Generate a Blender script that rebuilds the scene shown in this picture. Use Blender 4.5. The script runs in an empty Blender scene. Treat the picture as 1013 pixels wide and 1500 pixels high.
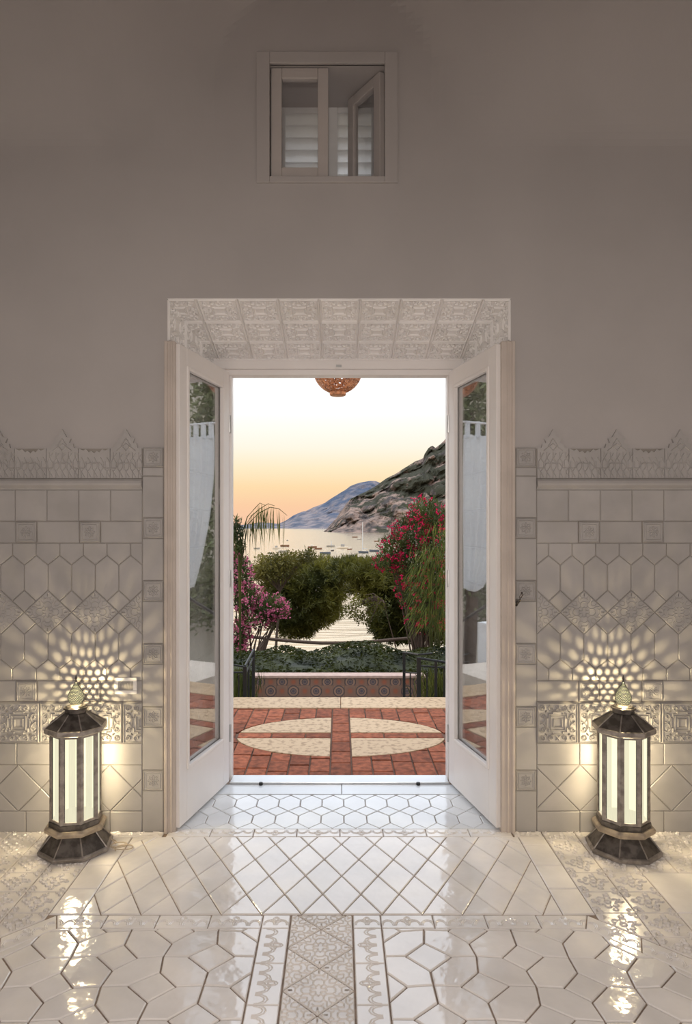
import bpy, math, random
import numpy as np
from mathutils import Matrix, Vector, noise
random.seed(7); rng = np.random.default_rng(7)
S = bpy.context.scene; COL = S.collection; D = bpy.data
PI = math.pi
def L(r, g, b):                       # sRGB 0-255 -> linear
    return tuple(((c/255)/12.92 if c/255 <= .04045 else ((c/255+.055)/1.055)**2.4) for c in (r, g, b)) + (1,)
# ------------------------------------------------------------------ camera
F, DW, EYE = 1003.0, 3.37, 1.5        # focal length in px, distance to the door wall, eye height
cam = D.cameras.new('camera'); co = D.objects.new('camera', cam); COL.objects.link(co); S.camera = co
co.location = (0, -DW, EYE); co.rotation_euler = (PI/2, 0, 0)
cam.sensor_fit = 'HORIZONTAL'; cam.sensor_width = 36; cam.lens = 36*F/1013
cam.shift_x = 9.5/1013; cam.shift_y = 22/1013; cam.clip_start = .05; cam.clip_end = 30000
# ------------------------------------------------------------------ sky
W = D.worlds.new('sky'); S.world = W; W.use_nodes = True
nt = W.node_tree; nt.nodes.clear()
tc = nt.nodes.new('ShaderNodeTexCoord'); sp = nt.nodes.new('ShaderNodeSeparateXYZ'); rp = nt.nodes.new('ShaderNodeValToRGB')
bg = nt.nodes.new('ShaderNodeBackground'); wo = nt.nodes.new('ShaderNodeOutputWorld')
nt.links.new(tc.outputs['Generated'], sp.inputs[0]); nt.links.new(sp.outputs[2], rp.inputs[0])
nt.links.new(rp.outputs[0], bg.inputs[0]); nt.links.new(bg.outputs[0], wo.inputs[0])
sky_stops = [(0, (.95, .58, .40)), (.03, (.98, .62, .38)), (.058, (1.0, .73, .42)), (.085, (1.0, .85, .58)), (.115, (1.02, .95, .80)),
             (.155, (1.06, 1.03, .97)), (.22, (1.3, 1.32, 1.34)), (.38, (2.0, 2.12, 2.3)), (1, (2.1, 2.3, 2.6))]
cr = rp.color_ramp
while len(cr.elements) < len(sky_stops): cr.elements.new(.5)
for e, (p, c) in zip(cr.elements, sky_stops): e.position = p; e.color = c + (1,)
bg.inputs[1].default_value = 1.0
# ------------------------------------------------------------------ exposure
S.view_settings.view_transform = 'Standard'; S.view_settings.look = 'None'
S.view_settings.exposure = 0.0; S.view_settings.gamma = 1.0; S.view_settings.use_curve_mapping = False
S.cycles.use_denoising = True; S.cycles.max_bounces = 10; S.cycles.diffuse_bounces = 5; S.cycles.transparent_max_bounces = 24
S.cycles.sample_clamp_indirect = 4
LANTERN_W, FINIAL_W, FILL_W = 21.0, 9.0, 375.0
# ------------------------------------------------------------------ materials
def mat(name, col, rough=.6, metal=0, spec=.5, var=.08, nscale=8, bump=0, bscale=20, bdist=.01, col2=None, objvar=0, mixlo=.4, mixhi=.6, detail=4, sub=None):
    m = D.materials.new(name); m.use_nodes = True; t = m.node_tree; N = t.nodes; b = N['Principled BSDF']
    b.inputs['Roughness'].default_value = rough; b.inputs['Metallic'].default_value = metal
    b.inputs['Specular IOR Level'].default_value = spec
    tcn = N.new('ShaderNodeTexCoord'); nz = N.new('ShaderNodeTexNoise'); nz.inputs['Scale'].default_value = nscale; nz.inputs['Detail'].default_value = detail
    geo = N.new('ShaderNodeNewGeometry'); t.links.new(geo.outputs['Position'], nz.inputs[0])
    r = N.new('ShaderNodeValToRGB'); t.links.new(nz.outputs[0], r.inputs[0])
    c2 = col2 or tuple(c*(1-var*2) for c in col[:3])+(1,)
    r.color_ramp.elements[0].position = mixlo; r.color_ramp.elements[0].color = c2
    r.color_ramp.elements[1].position = mixhi; r.color_ramp.elements[1].color = col
    out = r.outputs[0]
    if objvar:
        oi = N.new('ShaderNodeObjectInfo'); mr = N.new('ShaderNodeMapRange'); mr.inputs[3].default_value = 1-objvar; mr.inputs[4].default_value = 1+objvar
        t.links.new(oi.outputs['Random'], mr.inputs[0]); mx = N.new('ShaderNodeVectorMath'); mx.operation = 'SCALE'
        t.links.new(out, mx.inputs[0]); t.links.new(mr.outputs[0], mx.inputs['Scale']); out = mx.outputs[0]
    t.links.new(out, b.inputs['Base Color'])
    if bump:
        n2 = N.new('ShaderNodeTexNoise'); n2.inputs['Scale'].default_value = bscale; n2.inputs['Detail'].default_value = 3
        t.links.new(geo.outputs['Position'], n2.inputs[0])
        bp = N.new('ShaderNodeBump'); bp.inputs['Strength'].default_value = bump; bp.inputs['Distance'].default_value = bdist
        t.links.new(n2.outputs[0], bp.inputs['Height']); t.links.new(bp.outputs[0], b.inputs['Normal'])
    return m
def leafmat(name, c1, c2, trans=.35, scale=3):
    m = mat(name, c1, .55, col2=c2, nscale=scale, objvar=0, mixlo=.35, mixhi=.65, spec=.3)
    t = m.node_tree; N = t.nodes; b = N['Principled BSDF']; o = N['Material Output']
    tr = N.new('ShaderNodeBsdfTranslucent'); mx = N.new('ShaderNodeMixShader'); mx.inputs[0].default_value = trans
    t.links.new(b.inputs['Base Color'].links[0].from_socket, tr.inputs[0])
    t.links.new(b.outputs[0], mx.inputs[1]); t.links.new(tr.outputs[0], mx.inputs[2]); t.links.new(mx.outputs[0], o.inputs[0])
    return m
def glassmat(name, refl, tint=(1, 1, 1, 1), rough=0.0):
    m = D.materials.new(name); m.use_nodes = True; t = m.node_tree; N = t.nodes; N.clear()
    o = N.new('ShaderNodeOutputMaterial'); g = N.new('ShaderNodeBsdfGlossy'); g.inputs['Roughness'].default_value = rough
    tr = N.new('ShaderNodeBsdfTransparent'); tr.inputs[0].default_value = tint
    fr = N.new('ShaderNodeFresnel'); gb = N.new('ShaderNodeNewGeometry'); ir = N.new('ShaderNodeMapRange'); ir.inputs[3].default_value = 1.5; ir.inputs[4].default_value = 1/1.5
    t.links.new(gb.outputs['Backfacing'], ir.inputs[0]); t.links.new(ir.outputs[0], fr.inputs[0])
    mr = N.new('ShaderNodeMapRange'); mr.inputs[3].default_value = refl; mr.inputs[4].default_value = 1
    mx = N.new('ShaderNodeMixShader'); t.links.new(fr.outputs[0], mr.inputs[0]); t.links.new(mr.outputs[0], mx.inputs[0])
    t.links.new(tr.outputs[0], mx.inputs[1]); t.links.new(g.outputs[0], mx.inputs[2]); t.links.new(mx.outputs[0], o.inputs[0])
    return m
def glowglass(name, col, strength, clear):
    m = D.materials.new(name); m.use_nodes = True; t = m.node_tree; N = t.nodes; N.clear()
    o = N.new('ShaderNodeOutputMaterial'); e = N.new('ShaderNodeEmission')
    nz = N.new('ShaderNodeTexNoise'); nz.inputs['Scale'].default_value = 9; rr = N.new('ShaderNodeValToRGB')
    rr.color_ramp.elements[0].color = tuple(c*.88 for c in col[:3])+(1,); rr.color_ramp.elements[1].color = col
    t.links.new(nz.outputs[0], rr.inputs[0]); t.links.new(rr.outputs[0], e.inputs[0]); e.inputs[1].default_value = strength
    tr = N.new('ShaderNodeBsdfTransparent'); tr.inputs[0].default_value = (1, .93, .72, 1)
    mx = N.new('ShaderNodeMixShader'); mx.inputs[0].default_value = clear
    t.links.new(e.outputs[0], mx.inputs[1]); t.links.new(tr.outputs[0], mx.inputs[2]); t.links.new(mx.outputs[0], o.inputs[0])
    return m
M = dict(
 plaster=mat('plaster', (.485, .458, .45, 1), .8, var=.03, nscale=1.5, bump=.12, bscale=40, bdist=.004, spec=.2),
 walltile=mat('wall_glaze', (.45, .432, .425, 1), .28, var=.05, nscale=6, bump=.25, bscale=9, bdist=.006, objvar=.05),
 soffittile=mat('soffit_glaze', (.88, .86, .85, 1), .3, var=.03, nscale=6, bump=.2, bscale=9, bdist=.005, objvar=.03),
 wallgrout=mat('wall_grout', (.36, .33, .30, 1), .9, var=.1, spec=.1),
 floortile=mat('floor_glaze', (.90, .865, .845, 1), .09, var=.05, nscale=4, bump=.3, bscale=9, bdist=.016, objvar=.05, spec=1.0),
 blueglaze=mat('pale_blue_glaze', (.80, .82, .84, 1), .10, var=.04, nscale=4, bump=.25, bscale=10, bdist=.008, objvar=.05, spec=1.0),
 relieftile=mat('relief_glaze', (.84, .80, .77, 1), .2, var=.06, nscale=10, bump=.15, bscale=30, bdist=.004, objvar=.05, spec=.6),
 floorgrout=mat('floor_grout', (.36, .28, .225, 1), .9, var=.15, nscale=30, spec=.15),
 marble=mat('white_marble', (.72, .75, .78, 1), .15, var=.04, nscale=3, spec=.6),
 paint=mat('cream_door_paint', (.86, .825, .81, 1), .35, var=.02, nscale=3, spec=.4),
 jamb=mat('warm_jamb_paint', (.60, .53, .48, 1), .45, var=.05, nscale=5, spec=.3),
 steel=mat('threshold_metal', (.6, .6, .6, 1), .3, metal=.8), dark=mat('dark_rubber', (.02, .02, .02, 1), .7),
 doorglass=glassmat('door_glass', .40), pane=glassmat('window_glass', .04),
 pewter=mat('aged_pewter', (.20, .18, .165, 1), .42, metal=.75, var=.25, nscale=25, bump=.1, bscale=60, bdist=.002),
 pewterlight=mat('worn_pewter_edge', (.44, .40, .37, 1), .4, metal=.6, var=.2, nscale=25),
 plate=mat('worn_brass_plate', (.50, .42, .33, 1), .45, metal=.45, var=.15, nscale=20),
 lampglass=glowglass('lantern_glass', (1.0, .95, .68, 1), 1.48, .42),
 finialglass=glowglass('finial_glass', (.95, .95, .60, 1), 1.6, .55),
 cord=mat('pale_cord', (.55, .46, .36, 1), .5),
 brick=mat('brick', L(164, 94, 66), .8, col2=L(106, 60, 42), nscale=22, objvar=.28, bump=.4, bscale=60, bdist=.006, mixlo=.3, mixhi=.7, spec=.2),
 brickgrout=mat('brick_mortar', L(112, 84, 68), .9, nscale=20),
 trav=mat('travertine', L(192, 162, 126), .6, col2=L(150, 120, 86), nscale=26, bump=.4, bscale=60, bdist=.004, mixlo=.35, mixhi=.5, objvar=.05),
 coping=mat('pinkish_coping', L(188, 158, 144), .7, var=.08, nscale=20), slab=mat('pale_paving', L(214, 200, 184), .6, var=.06, nscale=12), slat=leafmat('thin_white_slats', (.92, .92, .92, 1), (.9, .9, .9, 1), .85), glareblack=mat('glare_damping_black', (.006, .006, .006, 1), .9, spec=.05), winpaint=mat('window_paint', (.54, .50, .48, 1), .5, var=.02), reed=leafmat('reed_blades', L(122, 128, 54), L(58, 70, 26), .35, 6), villa=mat('pale_villa_render', L(206, 200, 186), .9, var=.05, nscale=1.5), iron=mat('black_iron', (.012, .012, .012, 1), .45, spec=.4),  # black for the lantern insides is put in to damp bulb glare
 copper=mat('copper', L(226, 158, 116), .4, metal=.7, var=.2, nscale=60),
 curtain=leafmat('white_curtain', (.9, .92, .93, 1), (.84, .86, .88, 1), .45),
 bark=mat('bark', L(88, 70, 58), .9, nscale=15, bump=.5, bscale=20, bdist=.02),
 palebark=mat('pale_bark', L(150, 132, 112), .9, nscale=15),
 pine=leafmat('pine_needles', L(118, 112, 44), L(62, 66, 28), .4, 1.2),
 olive=leafmat('sparse_leaves', L(120, 110, 50), L(72, 70, 32), .4, 1.2),
 gardenleaf=leafmat('garden_leaves', L(140, 150, 104), L(96, 106, 72), .35, 2),
 oleaf=leafmat('oleander_leaves', L(92, 104, 52), L(48, 58, 30), .3, 3),
 hedge=leafmat('hedge_leaves', L(66, 70, 22), L(26, 32, 10), .3, 3),
 palm=leafmat('palm_leaflets', L(96, 98, 42), L(54, 62, 26), .35, 3),
 pink=leafmat('pink_petals', L(226, 132, 160), L(190, 84, 124), .4, 6),
 fuchsia=leafmat('fuchsia_petals', L(226, 36, 92), L(180, 14, 66), .4, 6),
 soil=mat('soil', L(70, 62, 44), .95, nscale=2), white=mat('white_render', (.8, .8, .8, 1), .7, var=.03),
 hullwhite=mat('white_hull', L(215, 205, 190), .4), hulldark=mat('dark_hull', L(70, 62, 58), .5), hullbrown=mat('brown_hull', L(120, 84, 62), .5),
 hullblue=mat('blue_hull', L(74, 84, 98), .5), hullgrey=mat('grey_hull', L(150, 146, 140), .5), mast=mat('mast', L(190, 190, 190), .4),
)
def ring_print():                     # painted ring tile of the garden bench wall
    m = D.materials.new('ring_tile_print'); m.use_nodes = True; t = m.node_tree; N = t.nodes; b = N['Principled BSDF']; b.inputs['Roughness'].default_value = .5
    tcn = N.new('ShaderNodeTexCoord'); ln = N.new('ShaderNodeVectorMath'); ln.operation = 'LENGTH'; t.links.new(tcn.outputs['Object'], ln.inputs[0])
    mr = N.new('ShaderNodeMapRange'); mr.inputs[2].default_value = .1; t.links.new(ln.outputs[1], mr.inputs[0])
    r = N.new('ShaderNodeValToRGB'); t.links.new(mr.outputs[0], r.inputs[0]); r.color_ramp.interpolation = 'CONSTANT'
    st = [(0, L(88, 78, 84)), (.17, L(120, 100, 92)), (.28, L(72, 64, 72)), (.36, L(150, 118, 98)), (.56, L(84, 72, 72)), (.68, L(140, 110, 92))]
    while len(r.color_ramp.elements) < len(st): r.color_ramp.elements.new(.5)
    for e, (p, c) in zip(r.color_ramp.elements, st): e.position = p; e.color = c
    t.links.new(r.outputs[0], b.inputs['Base Color']); return m
def flower_print():
    m = D.materials.new('flower_tile_print'); m.use_nodes = True; t = m.node_tree; N = t.nodes; b = N['Principled BSDF']; b.inputs['Roughness'].default_value = .5
    tcn = N.new('ShaderNodeTexCoord'); ln = N.new('ShaderNodeVectorMath'); ln.operation = 'LENGTH'; t.links.new(tcn.outputs['Object'], ln.inputs[0])
    mr = N.new('ShaderNodeMapRange'); mr.inputs[2].default_value = .1; t.links.new(ln.outputs[1], mr.inputs[0])
    r = N.new('ShaderNodeValToRGB'); t.links.new(mr.outputs[0], r.inputs[0])
    st = [(0, L(170, 92, 60)), (.2, L(150, 92, 70)), (.4, L(132, 100, 84)), (1, L(140, 110, 94))]
    while len(r.color_ramp.elements) < len(st): r.color_ramp.elements.new(.5)
    for e, (p, c) in zip(r.color_ramp.elements, st): e.position = p; e.color = c
    t.links.new(r.outputs[0], b.inputs['Base Color']); return m
M['ring'] = ring_print(); M['flower'] = flower_print()
# ------------------------------------------------------------------ mesh helpers
class G:
    def __init__(s): s.v = []; s.f = []
    def add(s, v, f):
        n = len(s.v); s.v += [tuple(p) for p in v]; s.f += [tuple(i+n for i in q) for q in f]; return s
    def box(s, x0, x1, y0, y1, z0, z1):
        return s.add([(x0,y0,z0),(x1,y0,z0),(x1,y1,z0),(x0,y1,z0),(x0,y0,z1),(x1,y0,z1),(x1,y1,z1),(x0,y1,z1)],
                     [(3,2,1,0),(4,5,6,7),(0,1,5,4),(1,2,6,5),(2,3,7,6),(3,0,4,7)])
    def tube(s, pts, r, n=8, cap=True):
        pts = [Vector(p) for p in pts]; rs = r if isinstance(r, (list, tuple)) else [r]*len(pts); V = []; Fc = []
        for i, p in enumerate(pts):
            d = (pts[min(i+1, len(pts)-1)]-pts[max(i-1, 0)]).normalized()
            a = d.cross(Vector((0, 0, 1)) if abs(d.z) < .9 else Vector((1, 0, 0))).normalized(); b = d.cross(a)
            for k in range(n):
                q = 2*PI*k/n; V.append(p+(a*math.cos(q)+b*math.sin(q))*rs[i])
        for i in range(len(pts)-1):
            for k in range(n):
                Fc.append((i*n+k, (i+1)*n+k, (i+1)*n+(k+1) % n, i*n+(k+1) % n))
        if cap: Fc += [tuple(range(n)), tuple((len(pts)-1)*n+k for k in range(n))[::-1]]
        return s.add(V, Fc)
    def lathe(s, prof, n=8, rot=0, z=True, c=(0, 0, 0)):    # prof: list of (r, z); closed top/bottom
        V = []; Fc = []
        for r, h in prof:
            for k in range(n):
                q = rot+2*PI*k/n; V.append((c[0]+r*math.cos(q), c[1]+r*math.sin(q), c[2]+h))
        for i in range(len(prof)-1):
            for k in range(n): Fc.append((i*n+k, i*n+(k+1) % n, (i+1)*n+(k+1) % n, (i+1)*n+k))
        Fc += [tuple(range(n))[::-1], tuple((len(prof)-1)*n+k for k in range(n))]
        return s.add(V, Fc)
    def mesh(s, name, m):
        me = D.meshes.new(name); me.from_pydata(s.v, [], s.f); me.update()
        if m: me.materials.append(m)
        return me
    def obj(s, name, m, parent=None, bevel=0, smooth=False, **pr):
        o = D.objects.new(name, s.mesh(name, m)); COL.objects.link(o); o.parent = parent
        if smooth: o.data.shade_smooth()
        if bevel:
            b = o.modifiers.new('edge', 'BEVEL'); b.width = bevel; b.segments = 2; b.limit_method = 'ANGLE'
        for k, v in pr.items(): o[k] = v
        return o
def struct(o): o['kind'] = 'structure'; return o
def empty(name, loc=(0, 0, 0), rz=0):
    o = D.objects.new(name, None); COL.objects.link(o); o.location = loc; o.rotation_euler = (0, 0, rz); o.empty_display_size = .1; return o
def thing(name, label, cat, loc=(0, 0, 0), rz=0, group=None):
    o = empty(name, loc, rz); o['label'] = label; o['category'] = cat
    if group: o['group'] = group
    return o
def copy_tree(o, parent=None):
    c = o.copy(); COL.objects.link(c); c.parent = parent
    for ch in o.children: copy_tree(ch, c)
    return c
# ------------------------------------------------------------------ polygon helpers for tiles
def area(p): return .5*sum(p[i][0]*p[(i+1) % len(p)][1]-p[(i+1) % len(p)][0]*p[i][1] for i in range(len(p)))
def ccw(p): return p if area(p) > 0 else p[::-1]
def clip(poly, reg):
    poly = ccw(list(poly)); reg = ccw(list(reg))
    for i in range(len(reg)):
        a = reg[i]; b = reg[(i+1) % len(reg)]; out = []
        def side(p): return (b[0]-a[0])*(p[1]-a[1])-(b[1]-a[1])*(p[0]-a[0])
        for k in range(len(poly)):
            p = poly[k]; q = poly[(k+1) % len(poly)]; sp_, sq = side(p), side(q)
            if sp_ >= 0: out.append(p)
            if (sp_ > 0 > sq) or (sp_ < 0 < sq):
                t = sp_/(sp_-sq); out.append((p[0]+(q[0]-p[0])*t, p[1]+(q[1]-p[1])*t))
        poly = out
        if len(poly) < 3: return None
    cl = []
    for p in poly:
        if not cl or math.hypot(p[0]-cl[-1][0], p[1]-cl[-1][1]) > 1e-4: cl.append(p)
    if len(cl) > 2 and math.hypot(cl[0][0]-cl[-1][0], cl[0][1]-cl[-1][1]) < 1e-4: cl.pop()
    return cl if len(cl) > 2 else None
def inset(poly, g):                   # convex polygon moved in by g: each edge line shifted, via clipping
    poly = ccw(list(poly)); out = list(poly)
    for i in range(len(poly)):
        a = poly[i]; b = poly[(i+1) % len(poly)]; l = math.hypot(b[0]-a[0], b[1]-a[1])
        if l < 1e-6: continue
        nx, ny = -(b[1]-a[1])/l, (b[0]-a[0])/l; dx, dy = (b[0]-a[0])/l, (b[1]-a[1])/l
        ax, ay = a[0]+nx*g, a[1]+ny*g
        out = clip(out, [(ax-dx*9, ay-dy*9), (ax+dx*9, ay+dy*9), (ax+dx*9+nx*9, ay+dy*9+ny*9), (ax-dx*9+nx*9, ay-dy*9+ny*9)])
        if not out: return None
    return out
def seg_clip(p, q, reg):
    t0, t1 = 0., 1.; reg = ccw(list(reg))
    for i in range(len(reg)):
        a = reg[i]; b = reg[(i+1) % len(reg)]
        f = lambda w: (b[0]-a[0])*(w[1]-a[1])-(b[1]-a[1])*(w[0]-a[0])
        u, v = f(p), f(q)
        if u < 0 and v < 0: return None
        if u < 0: t0 = max(t0, u/(u-v))
        elif v < 0: t1 = min(t1, u/(u-v))
    if t1-t0 < .02: return None
    l = lambda t: (p[0]+(q[0]-p[0])*t, p[1]+(q[1]-p[1])*t)
    return l(t0), l(t1)
def ridge(g, p, q, w, h, z):
    dx, dy = q[0]-p[0], q[1]-p[1]; l = math.hypot(dx, dy)
    if l < 1e-6: return
    nx, ny = -dy/l*w, dx/l*w
    g.add([(p[0]-nx, p[1]-ny, z), (p[0], p[1], z+h), (p[0]+nx, p[1]+ny, z), (q[0]-nx, q[1]-ny, z), (q[0], q[1], z+h), (q[0]+nx, q[1]+ny, z)],
          [(0, 3, 4, 1), (1, 4, 5, 2)])
_cache = {}
def tile(name, poly, parent, m, frame, h=.008, gap=.003, bev=.003, pat=None, pm=None, pw=.004, ph=.004, tilt=0, minarea=4e-4, z0=0.):
    """poly: convex outline on the surface; pat: unit pattern segments; pm: (centre, e1, e2) of the pattern."""
    if poly is None: return
    poly = inset(poly, gap/2)
    if not poly or abs(area(poly)) < minarea: return
    cx = sum(p[0] for p in poly)/len(poly); cy = sum(p[1] for p in poly)/len(poly)
    rel = [(p[0]-cx, p[1]-cy) for p in poly]
    key = (name, m.name, h, pat, tuple((round(a, 3), round(b, 3)) for a, b in rel), None if pm is None else tuple(round(v, 3) for e in pm[1:] for v in e))
    me = _cache.get(key)
    if me is None:
        n = len(rel); g = G(); top = inset(rel, bev)
        if top is None: return
        if len(top) == n:
            V = [(a, b, -.002) for a, b in rel]+[(a, b, h-bev) for a, b in rel]+[(a, b, h) for a, b in top]
            Fc = [tuple(2*n+i for i in range(n))]
            for r_ in (0, 1):
                for i in range(n): j = (i+1) % n; Fc.append((r_*n+i, r_*n+j, (r_+1)*n+j, (r_+1)*n+i))
            g.add(V, Fc)
        else:
            V = [(a, b, -.002) for a, b in rel]+[(a, b, h) for a, b in rel]
            g.add(V, [tuple(n+i for i in range(n))]+[(i, (i+1) % n, n+(i+1) % n, n+i) for i in range(n)])
        if pat:
            if pm is None:
                xs = [p[0] for p in rel]; ys = [p[1] for p in rel]; c_ = (0, 0); e1 = (max(xs)-min(xs), 0); e2 = (0, max(ys)-min(ys))
            else: c_ = (pm[0][0]-cx, pm[0][1]-cy); e1, e2 = pm[1], pm[2]
            mp = lambda p: (c_[0]+p[0]*e1[0]+p[1]*e2[0], c_[1]+p[0]*e1[1]+p[1]*e2[1])
            for p, q in PAT[pat]:
                sg = seg_clip(mp(p), mp(q), top)
                if sg: ridge(g, sg[0], sg[1], pw, ph, h)
        me = g.mesh(name, m); _cache[key] = me
    o = D.objects.new(name, me); COL.objects.link(o); o.parent = parent
    T = Matrix.Translation((cx, cy, z0))
    if tilt: T = T @ Matrix.Rotation(random.gauss(0, tilt), 4, 'X') @ Matrix.Rotation(random.gauss(0, tilt), 4, 'Y')
    o.matrix_basis = frame @ T
    return o
def rect(x0, x1, y0, y1): return [(x0, y0), (x1, y0), (x1, y1), (x0, y1)]
def diam(x, y, a, b): return [(x-a, y), (x, y-b), (x+a, y), (x, y+b)]
# ------------------------------------------------------------------ relief patterns (unit square, segment lists)
def pl(*p, close=False):
    p = list(p); p = p+[p[0]] if close else p
    return list(zip(p[:-1], p[1:]))
def arc(cx, cy, r, a0, a1, n=6, ry=None): return [(cx+r*math.cos(math.radians(a0+(a1-a0)*i/n)), cy+(ry or r)*math.sin(math.radians(a0+(a1-a0)*i/n))) for i in range(n+1)]
def spiral(cx, cy, r0, r1, a0, a1, n=9): return [(cx+(r0+(r1-r0)*i/n)*math.cos(math.radians(a0+(a1-a0)*i/n)), cy+(r0+(r1-r0)*i/n)*math.sin(math.radians(a0+(a1-a0)*i/n))) for i in range(n+1)]
def sym4(segs): return [((a*p[0], b*p[1]), (a*q[0], b*q[1])) for a in (1, -1) for b in (1, -1) for p, q in segs]
def sym8(segs): return sym4(segs+[((p[1], p[0]), (q[1], q[0])) for p, q in segs])
def sq(r, s=None): s = s or r; return pl((-r, -s), (r, -s), (r, s), (-r, s), close=True)
PAT = {}
f = sq(.45)+sq(.36)
for k in range(8):
    a = k*45; ca, sa = math.cos(math.radians(a)), math.sin(math.radians(a)); pts = []
    for t in range(7):
        q = 2*PI*t/6; x, y = .17+.11*math.cos(q), .055*math.sin(q); pts.append((x*ca-y*sa, x*sa+y*ca))
    f += pl(*pts)
PAT['flower'] = f+pl(*arc(0, 0, .05, 0, 360, 6))
PAT['relief'] = sq(.1)+sq(.17)+sq(.47)+sym8(pl((0, .27), (.12, .27), (.12, .22), (.22, .22))+pl(*spiral(.16, .36, .015, .075, 0, 430))+pl((.16, .285), (.05, .31), (0, .36), (.04, .42))+pl(*spiral(.36, .36, .02, .07, 45, 400, 7))+pl((.26, .30), (.30, .26)))
PAT['soffit'] = sq(.17, .15)+sq(.13, .11)+sq(.46)+sym4(pl(*spiral(.30, .30, .02, .09, 45, 460))+pl(*spiral(.12, .33, .02, .075, 90, 420))+pl(*spiral(.34, .1, .02, .075, 0, 400))+pl((.2, .2), (.27, .22))+pl((0, .24), (.06, .27), (.05, .38), (0, .42))+pl((.23, 0), (.26, .06)))
PAT['interlace'] = sym8(pl((0, .07), (.05, .12), (.05, .2), (.12, .27), (.12, .36), (.2, .44), (.2, .5))+pl((0, .3), (.07, .37), (.07, .44), (0, .5))+pl((.12, .27), (.2, .27), (.235, .235))+pl((.2, .36), (.28, .36), (.32, .32))+pl((.27, .36), (.27, .44), (.34, .5))+pl((.36, .36), (.42, .42), (.42, .5))+pl((0, .2), (.05, .2))+pl((.05, .12), (.12, .12)))
f = []
for k in range(4):
    c0 = -.375+.25*k
    for r_ in (.125, .095): f += pl(*arc(c0, -.28, r_, 0, 180, 6, r_*3.2))
PAT['scallop'] = f+pl(*arc(0, .16, .06, 0, 360, 8, .2))+pl(*arc(0, .16, .035, 0, 360, 6, .12))+pl(*arc(-.09, .05, .03, 0, 300, 5, .1))+pl(*arc(.09, .05, .03, -120, 180, 5, .1))
f = []
for (cx, cy, r_) in ((0, 0, .2), (.5, .5, .16), (-.5, .5, .16), (.5, -.5, .16), (-.5, -.5, .16)):
    for k in range(6):
        a = math.radians(60*k+15); f += pl(*arc(cx+r_*math.cos(a), cy+r_*math.sin(a), r_*.38, 60*k-100, 60*k+150, 5))
    f += pl(*arc(cx, cy, r_*.4, 0, 360, 6))
for s_ in (-1, 1):
    f += pl(*spiral(.32*s_, .06, .02, .1, 0, 330, 7))+pl(*spiral(.05, .34*s_, .02, .1, 90, 420, 7))+pl((-.5, .3*s_), (-.38, .25*s_), (-.3, .33*s_))
PAT['lace'] = f
f = []
for k in (-2, -1, 0, 1, 2):
    f += pl((k*.2, 0), (k*.2, .12), (k*.2+.1, .22), (k*.2+.1, .3), (k*.2, .42), (k*.2, .52))+pl((k*.2+.1, .02), (k*.2-.05, .18), (k*.2-.05, .34), (k*.2+.1, .5))
PAT['crest'] = f+pl((-.5, .2), (-.3, .2), (-.2, .3), (.2, .3), (.3, .2), (.5, .2))+pl((-.3, .55), (0, .7), (.3, .55))+pl((-.14, .66), (0, .8), (.14, .66), (0, .55), close=True)
# ------------------------------------------------------------------ frames
def fr(o, x, y, z): return Matrix(((x[0], y[0], z[0], o[0]), (x[1], y[1], z[1], o[1]), (x[2], y[2], z[2], o[2]), (0, 0, 0, 1)))
FLOOR = fr((0, 0, 0), (1, 0, 0), (0, 1, 0), (0, 0, 1))
WALL = fr((0, 0, 0), (1, 0, 0), (0, 0, 1), (0, -1, 0))
P = DW/F                               # metres per pixel on the door wall
# ================================================================== ROOM SHELL
RX0, RX1, RY, RZ = -2.25, 2.25, -8.0, 5.0
DX0, DX1, DZ, DY = -.847, .843, 2.626, .64          # door opening (front), reveal depth
BX0, BX1, BZ = -.736, .722, 2.483                   # its back end
WX0, WX1, WZ0, WZ1 = -.343, .222, 3.22, 3.775       # high window
FY = .76                                            # outer face of the wall
def vault(x, z):
    c = x+.07; r = math.hypot(c, z-3.66) if z > 3.66 else abs(c)
    t = min(1, max(0, (z-3.35)/.8)); t = t*t*(3-2*t)
    return -max(0, r-.545)*.4*t
def breaks(a, b, n, extra): return sorted(set([round(a+(b-a)*i/n, 4) for i in range(n+1)]+[round(e, 4) for e in extra]))
g = G()
xs = breaks(RX0, RX1, 110, (DX0, DX1, WX0, WX1)); zs = breaks(0, 3.2, 6, (DZ,))+breaks(3.25, RZ, 56, (WZ0, WZ1))
zs = sorted(set(zs)); idx = {}
for i, x in enumerate(xs):
    for j, z in enumerate(zs): idx[i, j] = len(g.v); g.v.append((x, vault(x, z), z))
for i in range(len(xs)-1):
    for j in range(len(zs)-1):
        mx_, mz = (xs[i]+xs[i+1])/2, (zs[j]+zs[j+1])/2
        if DX0 < mx_ < DX1 and mz < DZ or (WX0 < mx_ < WX1 and WZ0 < mz < WZ1): continue
        g.f.append((idx[i, j], idx[i+1, j], idx[i+1, j+1], idx[i, j+1]))
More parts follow.
